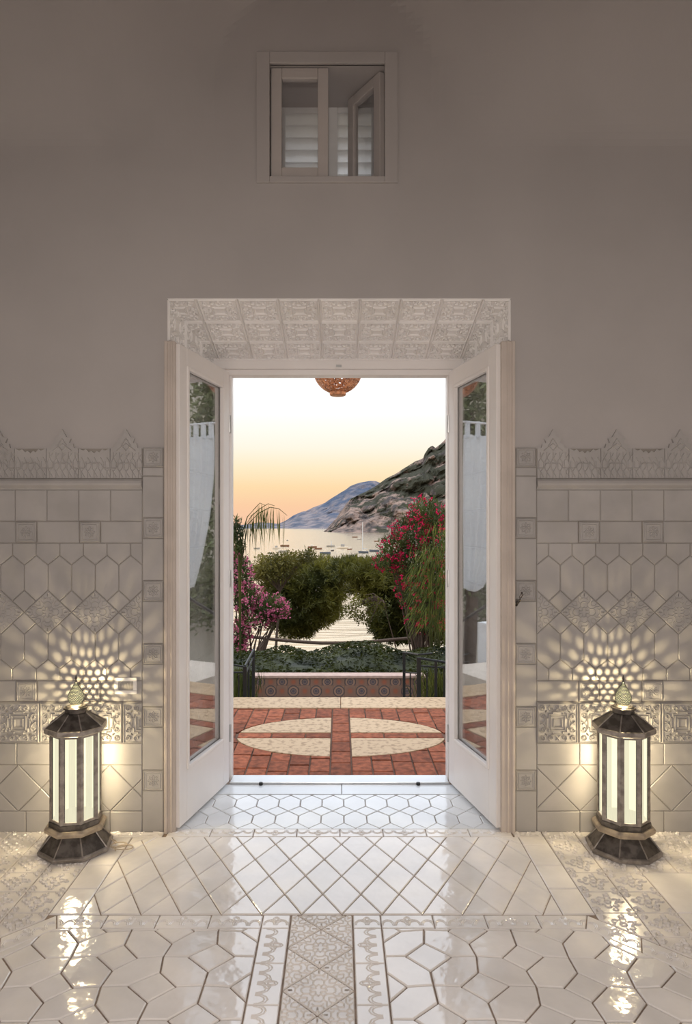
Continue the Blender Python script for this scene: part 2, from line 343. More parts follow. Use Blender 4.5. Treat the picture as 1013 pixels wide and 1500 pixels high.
# reveals of the door and of the window, and the outer face
g.add([(DX0, 0, 0), (DX0, 0, DZ), (BX0, DY, BZ), (BX0, DY, 0), (DX1, 0, 0), (DX1, 0, DZ), (BX1, DY, BZ), (BX1, DY, 0)], [(0, 1, 2, 3), (7, 6, 5, 4), (1, 5, 6, 2)])
g.add([(BX0, DY, 0), (BX0, DY, BZ), (BX0, FY, BZ), (BX0, FY, 0), (BX1, DY, 0), (BX1, DY, BZ), (BX1, FY, BZ), (BX1, FY, 0)], [(0, 1, 2, 3), (7, 6, 5, 4), (1, 5, 6, 2)])
g.add([(WX0, 0, WZ0), (WX0, 0, WZ1), (WX0, FY, WZ1), (WX0, FY, WZ0), (WX1, 0, WZ0), (WX1, 0, WZ1), (WX1, FY, WZ1), (WX1, FY, WZ0)], [(0, 1, 2, 3), (7, 6, 5, 4), (1, 5, 6, 2), (0, 3, 7, 4)])
ox = sorted({RX0-.3, BX0, WX0, WX1, BX1, RX1+.3}); oz = [-.4, 0, BZ, WZ0, WZ1, RZ+.2]
for i in range(len(ox)-1):
    for j in range(len(oz)-1):
        mx_, mz = (ox[i]+ox[i+1])/2, (oz[j]+oz[j+1])/2
        if BX0 < mx_ < BX1 and 0 < mz < BZ or (WX0 < mx_ < WX1 and WZ0 < mz < WZ1): continue
        g.add([(ox[i], FY, oz[j]), (ox[i+1], FY, oz[j]), (ox[i+1], FY, oz[j+1]), (ox[i], FY, oz[j+1])], [(3, 2, 1, 0)])
wall = struct(g.obj('wall_back', M['plaster']))
struct(G().box(RX0-.3, RX0, RY, FY, -.01, RZ).obj('wall_left', M['plaster']))
struct(G().box(RX1, RX1+.3, RY, FY, -.01, RZ).obj('wall_right', M['plaster']))
struct(G().box(RX0-.3, RX1+.3, RY-.3, RY, -.01, RZ).obj('wall_front', M['plaster']))
struct(G().box(RX0-.3, RX1+.3, RY-.3, FY, RZ, RZ+.2).obj('ceiling', M['plaster']))
floor = struct(G().box(RX0, RX1, RY, FY-.02, -.2, 0).obj('floor', M['floorgrout']))
# ------------------------------------------------------------------ wall tile panels
ZPX = lambda py: (1218-py)*P
def panel(sd, edge, relief_off, dia_off, rect_off):
    """sd -1 left / +1 right of the door; edge = inner edge of the main panel in px from the view axis."""
    X = lambda d: sd*(edge+d)*P
    t = lambda nm, pts, **k: tile(nm, [(X(d), ZPX(py)) for d, py in pts], wall, M['walltile'], WALL, **k)
    r = lambda nm, a, b, y0, y1, **k: t(nm, [(a, y0), (b, y0), (b, y1), (a, y1)], **k)
    END = 375
    # backing grout board, slightly proud of the plaster
    G().box(min(X(-32), X(END)), max(X(-32), X(END)), -.004, .0, 0, ZPX(657)).obj('grout_bed', M['wallgrout'], wall)
    # column of plain tiles and flower tiles beside the door
    cuts = [(655, 684, 1), (684, 697, 0), (697, 758, 0), (758, 788, 1), (788, 850, 0), (850, 880, 1), (880, 942, 0), (942, 972, 1), (972, 1034, 0), (1034, 1064, 1), (1064, 1127, 0), (1127, 1157, 1), (1157, 1218, 0)]
    for y0, y1, fl_ in cuts:
        if fl_: r('flower_tile', -31, -1, y0, y1, h=.012, pat='flower', pw=.0022, ph=.0028)
        else: r('plain_tile', -31, 0, y0, y1, h=.010)
    # crest
    w = 46.5; k = 0
    peak = [(-23.2, 0), (23.2, 0), (23.2, 43), (17, 44), (15.5, 50), (10, 51.5), (12.5, 57.5), (6, 60), (0, 71), (-6, 60), (-12.5, 57.5), (-10, 51.5), (-15.5, 50), (-17, 44), (-23.2, 43)]
    val = [(-23.2, 0), (23.2, 0), (23.2, 43), (16, 40), (12, 42), (8, 37.5), (4, 39.5), (0, 36), (-4, 39.5), (-8, 37.5), (-12, 42), (-16, 40), (-23.2, 43)]
    while k*w < END-20:
        out = peak if k % 2 == 0 else val; nm = 'crest_tile'; key = (nm, k % 2)
        if key not in _cache:
            gg = G(); n = len(out); pts = [(a*P*.985, b*P) for a, b in out]
            gg.add([(a, b, 0) for a, b in pts]+[(a, b, .014) for a, b in pts], [tuple(n+i for i in range(n))]+[(i, (i+1) % n, n+(i+1) % n, n+i) for i in range(n)])
            top = max(b for a, b in pts)
            for p, q in PAT['crest']:
                hw = lambda y: 1.0 if y < .54 else max(0, 1-(y-.54)/.36)*.7
                if k % 2 and max(p[1], q[1]) > .48: continue
                if max(abs(p[0])/(hw(p[1])*.5+1e-6), abs(q[0])/(hw(q[1])*.5+1e-6)) > 1: continue
                ridge(gg, (p[0]*w*P, p[1]*w*1.55*P), (q[0]*w*P, q[1]*w*1.55*P), .0026, .004, .014)
            _cache[key] = gg.mesh(nm, M['walltile'])
        o = D.objects.new(nm, _cache[key]); COL.objects.link(o); o.parent = wall
        o.matrix_basis = WALL @ Matrix.Translation((X(k*w+w/2), ZPX(700), 0)); k += 1
    # rounded rail
    gg = G(); prof = [(0, 0), (.010, 0), (.012, .006), (.018, .010), (.030, .020), (.033, .030), (.030, .042), (.018, .052), (.010, .054), (0, .054)]
    xa, xb = X(0), X(END); n = len(prof)
    gg.add([(xa, -a, ZPX(717)+b) for a, b in prof]+[(xb, -a, ZPX(717)+b) for a, b in prof], [(i, n+i, n+i+1, i+1) for i in range(n-1)]+[tuple(range(n)), tuple(range(n, 2*n))[::-1]])
    gg.obj('rail_moulding', M['walltile'], wall)
    k = 0
    while k*46.5 < END: r('square_tile', k*46.5, k*46.5+46.5, 717, 763, h=.009); k += 1
    # the two rows of flower squares between rectangles
    for y0, y1 in ((763, 795), (996, 1027)):
        a = 0; c_ = 76.5 if y0 == 763 else 76
        while a < END:
            r('plain_tile', a, min(c_-15.5, END), y0, y1, h=.009)
            if c_ < END: r('flower_tile', c_-15, c_+15, y0+.5, y1-.5, h=.013, pat='flower', pw=.0022, ph=.0028)
            a = c_+15.5; c_ += 93
    # long hexagons, patterned diamonds and small diamonds between them
    s_ = 34.5; u = s_/2; reg = [(0, 795), (END, 795), (END, 996), (0, 996)]
    R = lambda pts: clip(pts, reg)
    for k in range(-1, 12):
        c_ = k*s_
        for q in (R([(c_-u, 790), (c_+u, 790), (c_+u, 813), (c_, 827), (c_-u, 813)]), R([(c_-u, 1000), (c_+u, 1000), (c_+u, 979), (c_, 965), (c_-u, 979)])):
            if q: t('hexagon_tile', q, h=.009)
        c_ += u
        for q in (R([(c_, 813), (c_+u, 827), (c_+u, 864), (c_, 880), (c_-u, 864), (c_-u, 827)]), R([(c_, 912), (c_+u, 928), (c_+u, 965), (c_, 979), (c_-u, 965), (c_-u, 928)])):
            if q: t('hexagon_tile', q, h=.009)
    for k in range(0, 6):
        c_ = k*2*s_
        q = R(diam(c_, 896, s_, 32))
        if q: t('patterned_tile', q, h=.011, pat='interlace', pm=((X(c_), ZPX(896)), (s_*P, 32*P), (-s_*P, 32*P)), pw=.0022, ph=.0028)
        for yy in (880, 912):
            q = R(diam(c_+s_, yy, u, 16))
            if q: t('small_diamond_tile', q, h=.010)
    # big relief squares
    a = relief_off
    while a < END:
        b = a+60.5
        if b > 2: r('relief_tile', max(a, 0), b, 1027.5, 1087.5, h=.011, pat='relief', pm=((X(a+30.2), ZPX(1057.5)), (60*P, 0), (0, 60*P)), pw=.0042, ph=.007)
        a = b
    for y0, y1, o_ in ((1087.5, 1119, rect_off), (1187, 1218, dia_off)):
        a = o_-123*2
        while a < END:
            if a+123 > 1: r('rectangle_tile', max(0, a), a+123, y0, y1, h=.010)
            a += 123
    reg = [(0, 1119), (END, 1119), (END, 1187), (0, 1187)]
    c_ = dia_off-67*2
    while c_ < END+60:
        q = clip(diam(c_, 1153, 33.5, 34), reg)
        if q: t('diagonal_tile', q, h=.010)
        for yy in (1119, 1187):
            q = clip(diam(c_+33.5, yy, 33.5, 34), reg)
            if q: t('triangle_tile', q, h=.010)
        c_ += 67
panel(-1, 288, -32, 47, 60.5); panel(1, 288, 0, 63, 62.5)
# ------------------------------------------------------------------ tiles of the door reveal
sl = Vector((0, DY, BZ-DZ)); Ls = sl.length; sl.normalize(); sn = Vector((0, sl.z, -sl.y))
SOF = fr((0, 0, DZ), (-1, 0, 0), sl, sn)
reg = [(-DX1, 0), (-DX0, 0), (-BX0, Ls), (-BX1, Ls)]
for j in range(3):
    for i in range(-5, 6):
        q = rect(i*.202-.101, i*.202+.101, j*Ls/3, (j+1)*Ls/3)
        tile('soffit_tile', clip(q, reg), wall, M['soffittile'], SOF, h=.005, gap=.001, bev=.002, pat='soffit', pm=((i*.202, (j+.5)*Ls/3), (.202, 0), (0, Ls/3)), pw=.0045, ph=.006)
for sd, A, B in ((-1, (DX0, 0), (BX0, DY)), (1, (BX1, DY), (DX1, 0))):
    ax = Vector((B[0]-A[0], B[1]-A[1], 0)); ll = ax.length; ax.normalize()
    FRM = fr((A[0], A[1], 0), ax, (0, 0, 1), (ax.y, -ax.x, 0))
    zz = (DZ, BZ) if sd < 0 else (BZ, DZ)
    reg = [(0, .02), (ll, .02), (ll, zz[1]), (0, zz[0])]
    for j in range(13):
        for i in range(3):
            z1 = 2.62-j*.205
            q = rect(i*ll/3, (i+1)*ll/3, z1-.205, z1)
            tile('reveal_tile', clip(q, reg), wall, M['soffittile'], FRM, h=.006, pat='soffit', pm=(((i+.5)*ll/3, z1-.1025), (ll/3, 0), (0, .205)), pw=.0042, ph=.005)
# ------------------------------------------------------------------ floor tiles
XC = -.068
def ft(nm, poly, m='floortile', **k):
    k.setdefault('tilt', .0035); k.setdefault('gap', .0038); k.setdefault('h', .006)
    return tile(nm, poly, floor, M[m], FLOOR, **k)
# hexagons in the doorway
reg = [(-.835, .02), (.83, .02), (.745, .453), (-.765, .453)]
for i in range(-8, 9):
    x = -.387+.117*3+.117*i+.0
    for y in (.338, .129):
        ft('hexagon_tile', clip([(x, y+.1045), (x-.0585, y+.044), (x-.0585, y-.044), (x, y-.1045), (x+.0585, y-.044), (x+.0585, y+.044)], reg), 'blueglaze')
    for y in (.4425, .2335, .0245):
        ft('small_diamond_tile', clip(diam(x+.0585, y, .0585, .0605), reg), 'blueglaze', minarea=2e-4)
for a, b in ((-.77, .012), (.012, .745)): ft('marble_slab', [(a, .453), (b, .453), (b-(.03 if b > .1 else 0), .60), (a+(.03 if a < -.1 else 0), .60)], 'marble', h=.008, gap=.003)
x = -.84
while x < .83:
    ft('border_tile', rect(x, min(x+.2105, .84), -.066, .020), pat='scallop', pm=((x+.105, -.023), (-.21, 0), (0, -.086)), pw=.0030, ph=.0022); x += .2105
# field of long diamonds
reg = [(XC-.93, -.727), (XC+.93, -.727), (XC+.93, -.15), (XC+.84, -.066), (XC-.84, -.066), (XC-.93, -.15)]
for i in range(-7, 8):
    for j in range(-1, 3):
        for o_ in (0, 1):
            ft('long_diamond_tile', clip(diam(XC+.155*(i+.5*o_), -.727+.291*j+.1455*(1-o_)+.1455*o_*2-.1455, .0775, .1455) if 0 else diam(XC+.155*i+.0775*o_, -.727+.291*j+.1455*o_, .0775, .1455), reg), minarea=6e-4)
for sd in (-1, 1):
    U = lambda u: XC+sd*u
    m2 = lambda pts: [(U(u), y) for u, y in pts]
    ft('corner_tile', m2([(.93, -.15), (.93, -.066), (.84, -.066)]), minarea=1e-4)
    e0 = .90 if sd > 0 else .775
    ft('wall_strip_tile', m2([(e0+.012, -.066), (1.055, -.066), (1.055, -.012), (e0+.012, -.012)]), 'relieftile', pat='lace')
    ys = [-.066, -.15, -.345, -.54, -.727]
    for y1, y0 in zip(ys[:-1], ys[1:]): ft('band_tile', m2(rect(.93, 1.055, y0, y1)))
    outer = [(1.05, .1), (3.4, .1), (3.4, -3.1), (1.05, -.756)]     # outside the diagonal border (45 degrees)
    ys = [-.012, -.10, -.255, -.41, -.565, -.72, -.875, -1.03, -1.185]
    for j, (y1, y0) in enumerate(zip(ys[:-1], ys[1:])):
        for k in range(2):
            u0 = 1.055+.16*k
            ft('relief_tile', clip(m2(rect(u0, u0+.16, y0, y1)), m2(outer)), 'relieftile', pat='lace', pm=((U(u0+.08), y1-.0775), (.16, 0), (0, .155)), pw=.0040, ph=.0050)
        if j < 3:
            u0 = 1.375
            while U(u0)*sd < 2.2:
                ft('relief_tile', m2(rect(u0, u0+.16, y0, y1)), 'relieftile', pat='lace', pm=((U(u0+.08), y1-.0775), (.16, 0), (0, .155)), pw=.0040, ph=.0050); u0 += .16
    for j in range(6):
        u0 = 1.375
        while U(u0)*sd < 2.2:
            ft('large_tile', clip(m2(rect(u0, u0+.31, -.41-.31*(j+1), -.41-.31*j)), m2(outer))); u0 += .31
    # scalloped border: along the diamond field, along the centre strip, and the diagonal return
    ft('border_tile', m2(rect(.119, .225, -.82, -.733)), pat='scallop', pm=((U(.172), -.776), (.19, 0), (0, .08)), pw=.0030, ph=.0022)
    for k in range(4):
        a, b = .225+.199*k, .225+.199*(k+1); poly = [(a, -.82), (b-(.036 if k == 3 else 0), -.82), (b, -.733), (a, -.733)]
        ft('border_tile', m2(poly), pat='scallop', pm=((U(a+.1), -.7765), (.2, 0), (0, .087)), pw=.0030, ph=.0022)
    y = -.82
    while y > -2.0:
        ft('border_tile', m2(rect(.119, .225, y-.205, y)), pat='scallop', pm=((U(.172), y-.1025), (0, .205), (-sd*.106, 0)), pw=.0030, ph=.0022); y -= .205
    ax, ay = 1.021, -.733; q = math.sqrt(.5)
    for k in range(6):
        t0, t1 = .205*k, .205*(k+1); wd = .088
        i0 = (ax-.036, -.82); pts = [(ax+q*t0, ay-q*t0), (ax+q*t1, ay-q*t1), (i0[0]+q*t1, i0[1]-q*t1), (i0[0]+q*t0, i0[1]-q*t0)]
        cxm = sum(p[0] for p in pts)/4; cym = sum(p[1] for p in pts)/4
        ft('border_tile', m2(pts), pat='scallop', pm=((U(cxm), cym), (sd*q*.205, -q*.205), (sd*q*.088, q*.088)), pw=.0030, ph=.0022)
    # field of cut-corner squares with small diamonds
    reg = m2([(.225, -.82), (.985, -.82), (.985+1.2, -2.02), (.225, -2.02)])
    cx_, cy_, a_ = .1635, .153, .0765
    for i in range(-1, 13):
        for j in range(-1, 9):
            x0, x1 = .212+cx_*i, .212+cx_*(i+1); y1, y0 = -.838-cy_*j, -.838-cy_*(j+1)
            ev = lambda p, r_: (p+r_) % 2 == 0
            pts = []
            for (xx, yy, p, r_, dx, dy) in ((x0, y0, i, j+1, 1, 1), (x1, y0, i+1, j+1, -1, 1), (x1, y1, i+1, j, -1, -1), (x0, y1, i, j, 1, -1)):
                if ev(p, r_):
                    c1 = (xx, yy+dy*a_); c2 = (xx+dx*a_, yy); pts += [c1, c2] if dx*dy > 0 else [c2, c1]
                else: pts.append((xx, yy))
            jit = lambda p: (p[0]+.006*math.sin(p[0]*71+p[1]*37), p[1]+.006*math.sin(p[0]*53-p[1]*61))
            ft('cut_corner_tile', clip(m2([jit(p) for p in pts]), reg), gap=.0060, h=.007, tilt=.0055)
            if ev(i, j): ft('square_inset_tile', clip(m2([jit(p) for p in diam(x0, y1, a_, a_)]), reg), gap=.0060, h=.007, tilt=.0055)
reg = rect(XC-.117, XC+.117, -2.0, -.733)
for j in range(12):
    for o_ in (0, 1):
        for sx in ((0,) if o_ == 0 else (-1, 1)):
            c_ = (XC+.117*sx, -.7115-.225*j-.1125*o_)
            q = clip(diam(c_[0], c_[1], .117, .1125), reg)
            ft('interlace_tile', q, 'relieftile', pat='interlace', pm=(c_, (.117, .1125), (-.117, .1125)), pw=.0034, ph=.0032, gap=.005, minarea=3e-4)
# ------------------------------------------------------------------ door frame, leaves, threshold
dfr = struct(empty('door_frame'))
gg = G().box(BX0, BX1, DY-.012, FY, 2.425, BZ+.02); gg.obj('head_board', M['paint'], dfr, .003)
gg = G().box(BX0, BX1, DY+.02, FY-.01, 2.395, 2.425); gg.obj('head_stop', M['paint'], dfr, .003)
gg = G().box(BX0, BX1, DY-.018, DY-.004, 2.472, 2.486); gg.obj('head_bead', M['paint'], dfr, .002)
G().box(-.02, .012, DY-.02, DY-.01, 2.433, 2.446).obj('strike_plate', M['steel'], dfr)
for a, b, a2, b2 in ((BX0, -.668, -.668, -.638), (.662, BX1, .637, .662)):
    G().box(a, b, DY-.012, FY, .0, 2.425).obj('jamb_board', M['paint'], dfr, .003)
    G().box(a2, b2, DY+.045, FY-.01, .0, 2.395).obj('jamb_stop', M['paint'], dfr, .003)
thr = struct(empty('trim_1'))
G().box(-.638, .637, .605, .735, 0, .014).obj('sill_board', M['marble'], thr, .003)
G().box(-.638, .637, .598, .612, .0, .020).obj('metal_strip', M['steel'], thr, .002)
for x in (-.455, .455): G().lathe([(.011, 0), (.011, .016)], 12, c=(x, .592, .006)).obj('floor_bolt', M['dark'], thr)
for k, (x0, x1) in enumerate(((-.856, -.802), (.790, .858))):
    tr = struct(empty('trim_%d' % (k+2)))
    e = G().box(x0, x1, -.022, .03, 0, 2.41); e.obj('jamb_casing', M['jamb'], tr, .006)
    xo = x0 if k == 0 else x1; s_ = 1 if k == 0 else -1
    G().box(min(xo, xo+s_*.016), max(xo, xo+s_*.016), -.030, -.012, 0, 2.41).obj('outer_bead', M['jamb'], tr, .004)
    G().box(min(xo+s_*.030, xo+s_*.040), max(xo+s_*.030, xo+s_*.040), -.027, -.012, 0, 2.41).obj('inner_bead', M['jamb'], tr, .003)
def leaf(name, hinge, free, sd):
    hx, hy = hinge; ang = math.atan2(free[1]-hy, free[0]-hx); w = math.hypot(free[0]-hx, free[1]-hy)
    o = struct(empty(name, (hx, hy, 0), ang)); th = .022
    z0, z1, g0, g1, st = .022, 2.40, .285, 2.305, .085
    G().box(0, st, -th, th, z0, z1).obj('hinge_stile', M['paint'], o, .003)
    G().box(w-st, w, -th, th, z0, z1).obj('lock_stile', M['paint'], o, .003)
    G().box(st, w-st, -th, th, g1, z1).obj('top_rail', M['paint'], o, .002)
    G().box(st, w-st, -th, th, z0, g0).obj('bottom_panel', M['paint'], o, .002)
    bw = .016
    for s2 in (-1, 1):
        y0, y1 = sorted((s2*.006, s2*(th+.008)))
        for q in ((st-.004, st+bw, g0-.004, g1+.004), (w-st-bw, w-st+.004, g0-.004, g1+.004), (st+bw, w-st-bw, g1-bw, g1+.004), (st+bw, w-st-bw, g0-.004, g0+bw)):
            G().box(q[0], q[1], y0, y1, q[2], q[3]).obj('glazing_bead', M['paint'], o, .004)
    G().box(st, w-st, -.003, .003, g0, g1).obj('glass_pane', M['doorglass'], o)
    for z in (.3, 1.2, 2.1): G().lathe([(.008, -.05), (.008, .05)], 10, c=(-.008, -sd*.022, z)).obj('hinge', M['steel'], o)
leaf('door_1', (-.662, .615), (-.806, -.005), -1); leaf('door_2', (.656, .615), (.790, -.005), 1)
# ------------------------------------------------------------------ high window
win = struct(empty('window_1'))
g = G()
for a in ((-.407, WX0, 3.19, 3.83), (WX1, .286, 3.19, 3.83), (WX0, WX1, WZ1, 3.83), (WX0, WX1, 3.19, WZ0)): G().box(a[0], a[1], -.016, .01, a[2], a[3]).obj('surround_board', M['plaster'], win, .003)
def casement(w, h, nm, parent, loc, rz):
    o = empty(nm, loc, rz); o.parent = parent; st = .052; t_ = .017
    for nm2, q in (('stile', (0, st, 0, h)), ('stile', (w-st, w, 0, h)), ('rail', (st, w-st, 0, st)), ('rail', (st, w-st, h-st, h))):
        G().box(q[0], q[1], -t_, t_, q[2], q[3]).obj(nm2, M['winpaint'], o, .004)
    G().box(st, w-st, -.002, .002, st, h-st).obj('pane', M['pane'], o); return o
hW = (WX1-WX0)/2
c = casement(hW, WZ1-WZ0-.012, 'casement', win, (WX0+.005, .03, WZ0+.006), 0)
c2 = casement(hW, WZ1-WZ0-.012, 'casement', win, (WX1-.008, .045, WZ0+.006), PI-.98)
for z in (.09, .46): G().box(-.012, .02, -.03, -.018, z-.03, z+.03).obj('hinge', M['steel'], c2)
SY = .36
for k in range(2):
    x0 = WX0+k*hW; s_ = empty('shutter', (x0, SY, WZ0)); s_.parent = win; w = hW; h = WZ1-WZ0
    for q in ((0, .05, 0, h), (w-.05, w, 0, h)): G().box(q[0], q[1], -.02, .02, q[2], q[3]).obj('shutter_stile', M['white'], s_, .003)
    for q in (((.05, w-.05, 0, .05), (.05, w-.05, h-.04, h))): G().box(q[0], q[1], -.02, .02, q[2], q[3]).obj('shutter_rail', M['white'], s_, .003)
    n = 7; ph = (h-.09)/n
    for i in range(n):
        o = G().box(.049, w-.049, -.046, .046, -.003, .003).obj('slat', M['slat'], s_, .001)
        o.location = (0, 0, .05+ph*(i+.5)); o.rotation_euler = (math.radians(-52), 0, 0)
# ------------------------------------------------------------------ lanterns
def lantern(label, loc, rot):
    o = thing('floor_lantern', label, 'lantern', loc, 0, 'octagonal floor lanterns'); n = 8; R_ = rot
    G().lathe([(.150, 0), (.166, .002), (.168, .018), (.160, .024)], n, R_).obj('foot_rim', M['pewterlight'], o, .002)
    ft_ = G().lathe([(.158, .022), (.098, .092), (.094, .098)], n, R_).obj('foot', M['pewter'], o)
    for k in range(n):
        q = R_+2*PI*k/n; c_, s_ = math.cos(q), math.sin(q); G().tube([(.160*c_, .160*s_, .023), (.099*c_, .099*s_, .093)], .0032, 6).obj('seam', M['pewterlight'], ft_)
    G().lathe([(.118, .096), (.137, .100), (.139, .116), (.128, .126)], n, R_).obj('collar_plate', M['plate'], o, .002)
    G().lathe([(.119, .124), (.119, .146), (.112, .150)], n, R_).obj('bottom_band', M['pewter'], o, .001)
    G().lathe([(.104, .151), (.104, .153)], n, R_).obj('lower_glare_disc', M['glareblack'], o); G().lathe([(.104, .540), (.104, .545)], n, R_).obj('upper_glare_disc', M['glareblack'], o)  # black discs added to soak up bulb glare inside
    zb, zt, rr = .146, .552, .112
    for k in range(n):
        q = R_+2*PI*k/n; q2 = q+2*PI/n; c_, s_ = math.cos(q), math.sin(q)
        # corner post: a folded strip lying along both faces of the corner
        A = Vector((rr*c_, rr*s_, 0)); Bv = Vector((rr*math.cos(q2), rr*math.sin(q2), 0)); Av = Vector((rr*math.cos(q-2*PI/n), rr*math.sin(q-2*PI/n), 0))
        d1 = (Bv-A).normalized()*.0165; d0 = (Av-A).normalized()*.0165; out = Vector((c_, s_, 0))*.004
        pts = [A+d0, A+out*.8, A+d1, A+d1-out*1.6, A-out*1.4, A+d0-out*1.6]
        g = G(); g.add([(p.x, p.y, zb) for p in pts]+[(p.x, p.y, zt) for p in pts], [(i, (i+1) % 6, 6+(i+1) % 6, 6+i) for i in range(6)]+[(0, 5, 4, 3, 2, 1), (6, 7, 8, 9, 10, 11)])
        po = g.obj('corner_post', M['pewterlight'], o); po.data.materials.append(M['glareblack'])
        for fi in (2, 3, 4, 5): po.data.polygons[fi].material_index = 1
        a1 = A+(Bv-A)*.12; b1 = A+(Bv-A)*.88; nn = (A+Bv).normalized()*.003
        g = G(); g.add([tuple(p)+() for p in ((a1.x-nn.x, a1.y-nn.y, zb+.004), (b1.x-nn.x, b1.y-nn.y, zb+.004), (b1.x-nn.x, b1.y-nn.y, zt-.004), (a1.x-nn.x, a1.y-nn.y, zt-.004))], [(0, 1, 2, 3)])
        g.obj('glass_panel', M['lampglass'], o)
        for z in (zb+.001, zt-.016):
            g = G()
            p = [A+(Bv-A)*.1-nn*.9, A+(Bv-A)*.9-nn*.9, A+(Bv-A)*.9+nn*.3, A+(Bv-A)*.1+nn*.3]
            g.add([(v.x, v.y, z) for v in p]+[(v.x, v.y, z+.014) for v in p], [(0, 1, 2, 3), (7, 6, 5, 4), (0, 4, 5, 1), (1, 5, 6, 2), (2, 6, 7, 3), (3, 7, 4, 0)])
            g.obj('panel_border', M['pewterlight'], o)
    G().lathe([(.112, .546), (.134, .550), (.140, .556), (.140, .572), (.134, .576)], n, R_).obj('eave', M['pewterlight'], o, .002)
    rf = G().lathe([(.136, .574), (.056, .632), (.050, .634)], n, R_).obj('roof', M['pewter'], o)
    for k in range(n):
        q = R_+2*PI*k/n; c_, s_ = math.cos(q), math.sin(q); G().tube([(.137*c_, .137*s_, .575), (.056*c_, .056*s_, .632)], .003, 6).obj('seam', M['pewterlight'], rf)
    G().lathe([(.048, .630), (.048, .648), (.056, .650), (.056, .658), (.040, .664), (.030, .666)], n, R_).obj('neck', M['pewter'], o, .001)
    # pierced finial: a lattice shell with real holes around a glass liner
    def pr(t): return float(np.interp(t, [0, .08, .2, .32, .45, .6, .75, .88, 1], [.020, .029, .0355, .0375, .035, .028, .0185, .0105, .005]))
    z0, H_ = .668, .106; rows, cols = 19, 30
    V = []; Fc = []
    def pt(i, j, s=0.): t_ = i/rows; q = 2*PI*(j+.5*s)/cols; r = pr(t_); return (r*math.cos(q), r*math.sin(q), z0+H_*t_)
    for i in range(rows):
        sh = .5*(i % 2)
        for j in range(cols):
            q = [pt(i, j+sh), pt(i, j+1+sh), pt(i+1, j+1+sh), pt(i+1, j+sh)]
            cc = [sum(p[k] for p in q)/4 for k in range(3)]
            K = 8; hole = []
            for k in range(K):
                a = 2*PI*(k+.5)/K; u_, v_ = .5+.34*math.cos(a), .5+.36*math.sin(a)
                hole.append(tuple((q[0][m_]*(1-u_)+q[1][m_]*u_)*(1-v_)+(q[3][m_]*(1-u_)+q[2][m_]*u_)*v_ for m_ in range(3)))
            b0 = len(V); V += q+hole
            # outer corners 0..3, hole 4..11 (starting at 22.5 deg, ccw); corner order 0:(-,-) 1:(+,-) 2:(+,+) 3:(-,+)
            h = lambda k: b0+4+k % 8
            Fc += [(b0+1, b0+2, h(0), h(7)), (b0+2, b0+3, h(2), h(1)), (b0+3, b0+0, h(4), h(3)), (b0+0, b0+1, h(6), h(5)), (b0+2, h(1), h(0)), (b0+3, h(3), h(2)), (b0+0, h(5), h(4)), (b0+1, h(7), h(6))]
    fin = G().add(V, Fc).obj('pierced_finial', M['pewter'], o)
    sd = fin.modifiers.new('sheet', 'SOLIDIFY'); sd.thickness = .0008; fin.data.materials.append(M['glareblack']); sd.material_offset = 1; sd.material_offset_rim = 1
    G().lathe([(pr(i/12)*.93, z0+H_*i/12) for i in range(13)], 16).obj('finial_glass', M['finialglass'], fin, smooth=True)
    G().lathe([(.004, .770), (.006, .776), (.003, .781), (.0035, .785), (.006, .789), (.004, .794), (.0012, .806)], 10).obj('tip', M['pewter'], o, smooth=True)
    for z in (.30, .38, .46):
        l = D.lights.new('lantern_bulb', 'POINT'); l.energy = LANTERN_W/3; l.color = (1, .86, .66); l.shadow_soft_size = .05
        lo = D.objects.new('lantern_bulb', l); COL.objects.link(lo); lo.parent = o; lo.location = (0, 0, z)
    l = D.lights.new('finial_bulb', 'POINT'); l.energy = FINIAL_W; l.color = (1, .86, .62); l.shadow_soft_size = .0012
    lo = D.objects.new('finial_bulb', l); COL.objects.link(lo); lo.parent = o; lo.location = (0, 0, .716)
    return o
LA = lantern('glowing octagonal pewter floor lantern with loose pale cord, left of the doorway', (-1.225, -.185, .007), math.radians(31))
LB = lantern('glowing octagonal pewter floor lantern without visible cord, right of the doorway', (1.315, -.195, .007), math.radians(16.6))
pts = []
for k in range(40):
    t_ = k/39; a = t_*2*PI*2.6
    pts.append((.13+.10*t_+.045*math.cos(a)+.02*math.sin(3*t_), .03+.0+.03*math.sin(a)-.05*t_, .006+.012*abs(math.sin(a*.5))*(1-t_)))
pts = [(.09, .10, .05), (.12, .07, .03)]+pts
G().tube(pts, .0028, 6).obj('cord', M['cord'], LA, smooth=True)
# ------------------------------------------------------------------ wall plate and door hook
sx, sz = (185.5-497)*P, ZPX(1003)
wp = thing('wall_plate', 'small pale framed wall plate with a ribbed centre, up and right of the left lantern', 'wall plate', (sx, -.010, sz))
for a in ((-.055, .055, .022, .040), (-.055, .055, -.040, -.022), (-.055, -.036, -.022, .022), (.036, .055, -.022, .022)): G().box(a[0], a[1], -.010, 0, a[2], a[3]).obj('frame_bar', M['soffittile'], wp, .002)
for k in range(9): G().box(-.032+k*.0075, -.027+k*.0075, -.005, 0, -.02, .02).obj('rib', M['walltile'], wp)
hk = thing('door_hook', 'dark iron hook beside the right leaf at handle height', 'hook', ((756-497)*P, -.010, ZPX(880)))
G().lathe([(.012, 0), (.012, .006)], 10).obj('hook_plate', M['pewter'], hk).rotation_euler = (PI/2, 0, 0)
G().tube([(-.004, -.004, -.02), (-.002, -.02, -.005), (.008, -.024, .008), (.012, -.020, .022), (.020, -.022, .036), (.018, -.018, .046)], [.006, .006, .007, .007, .006, .004], 8).obj('hook_arm', M['pewter'], hk, smooth=True)
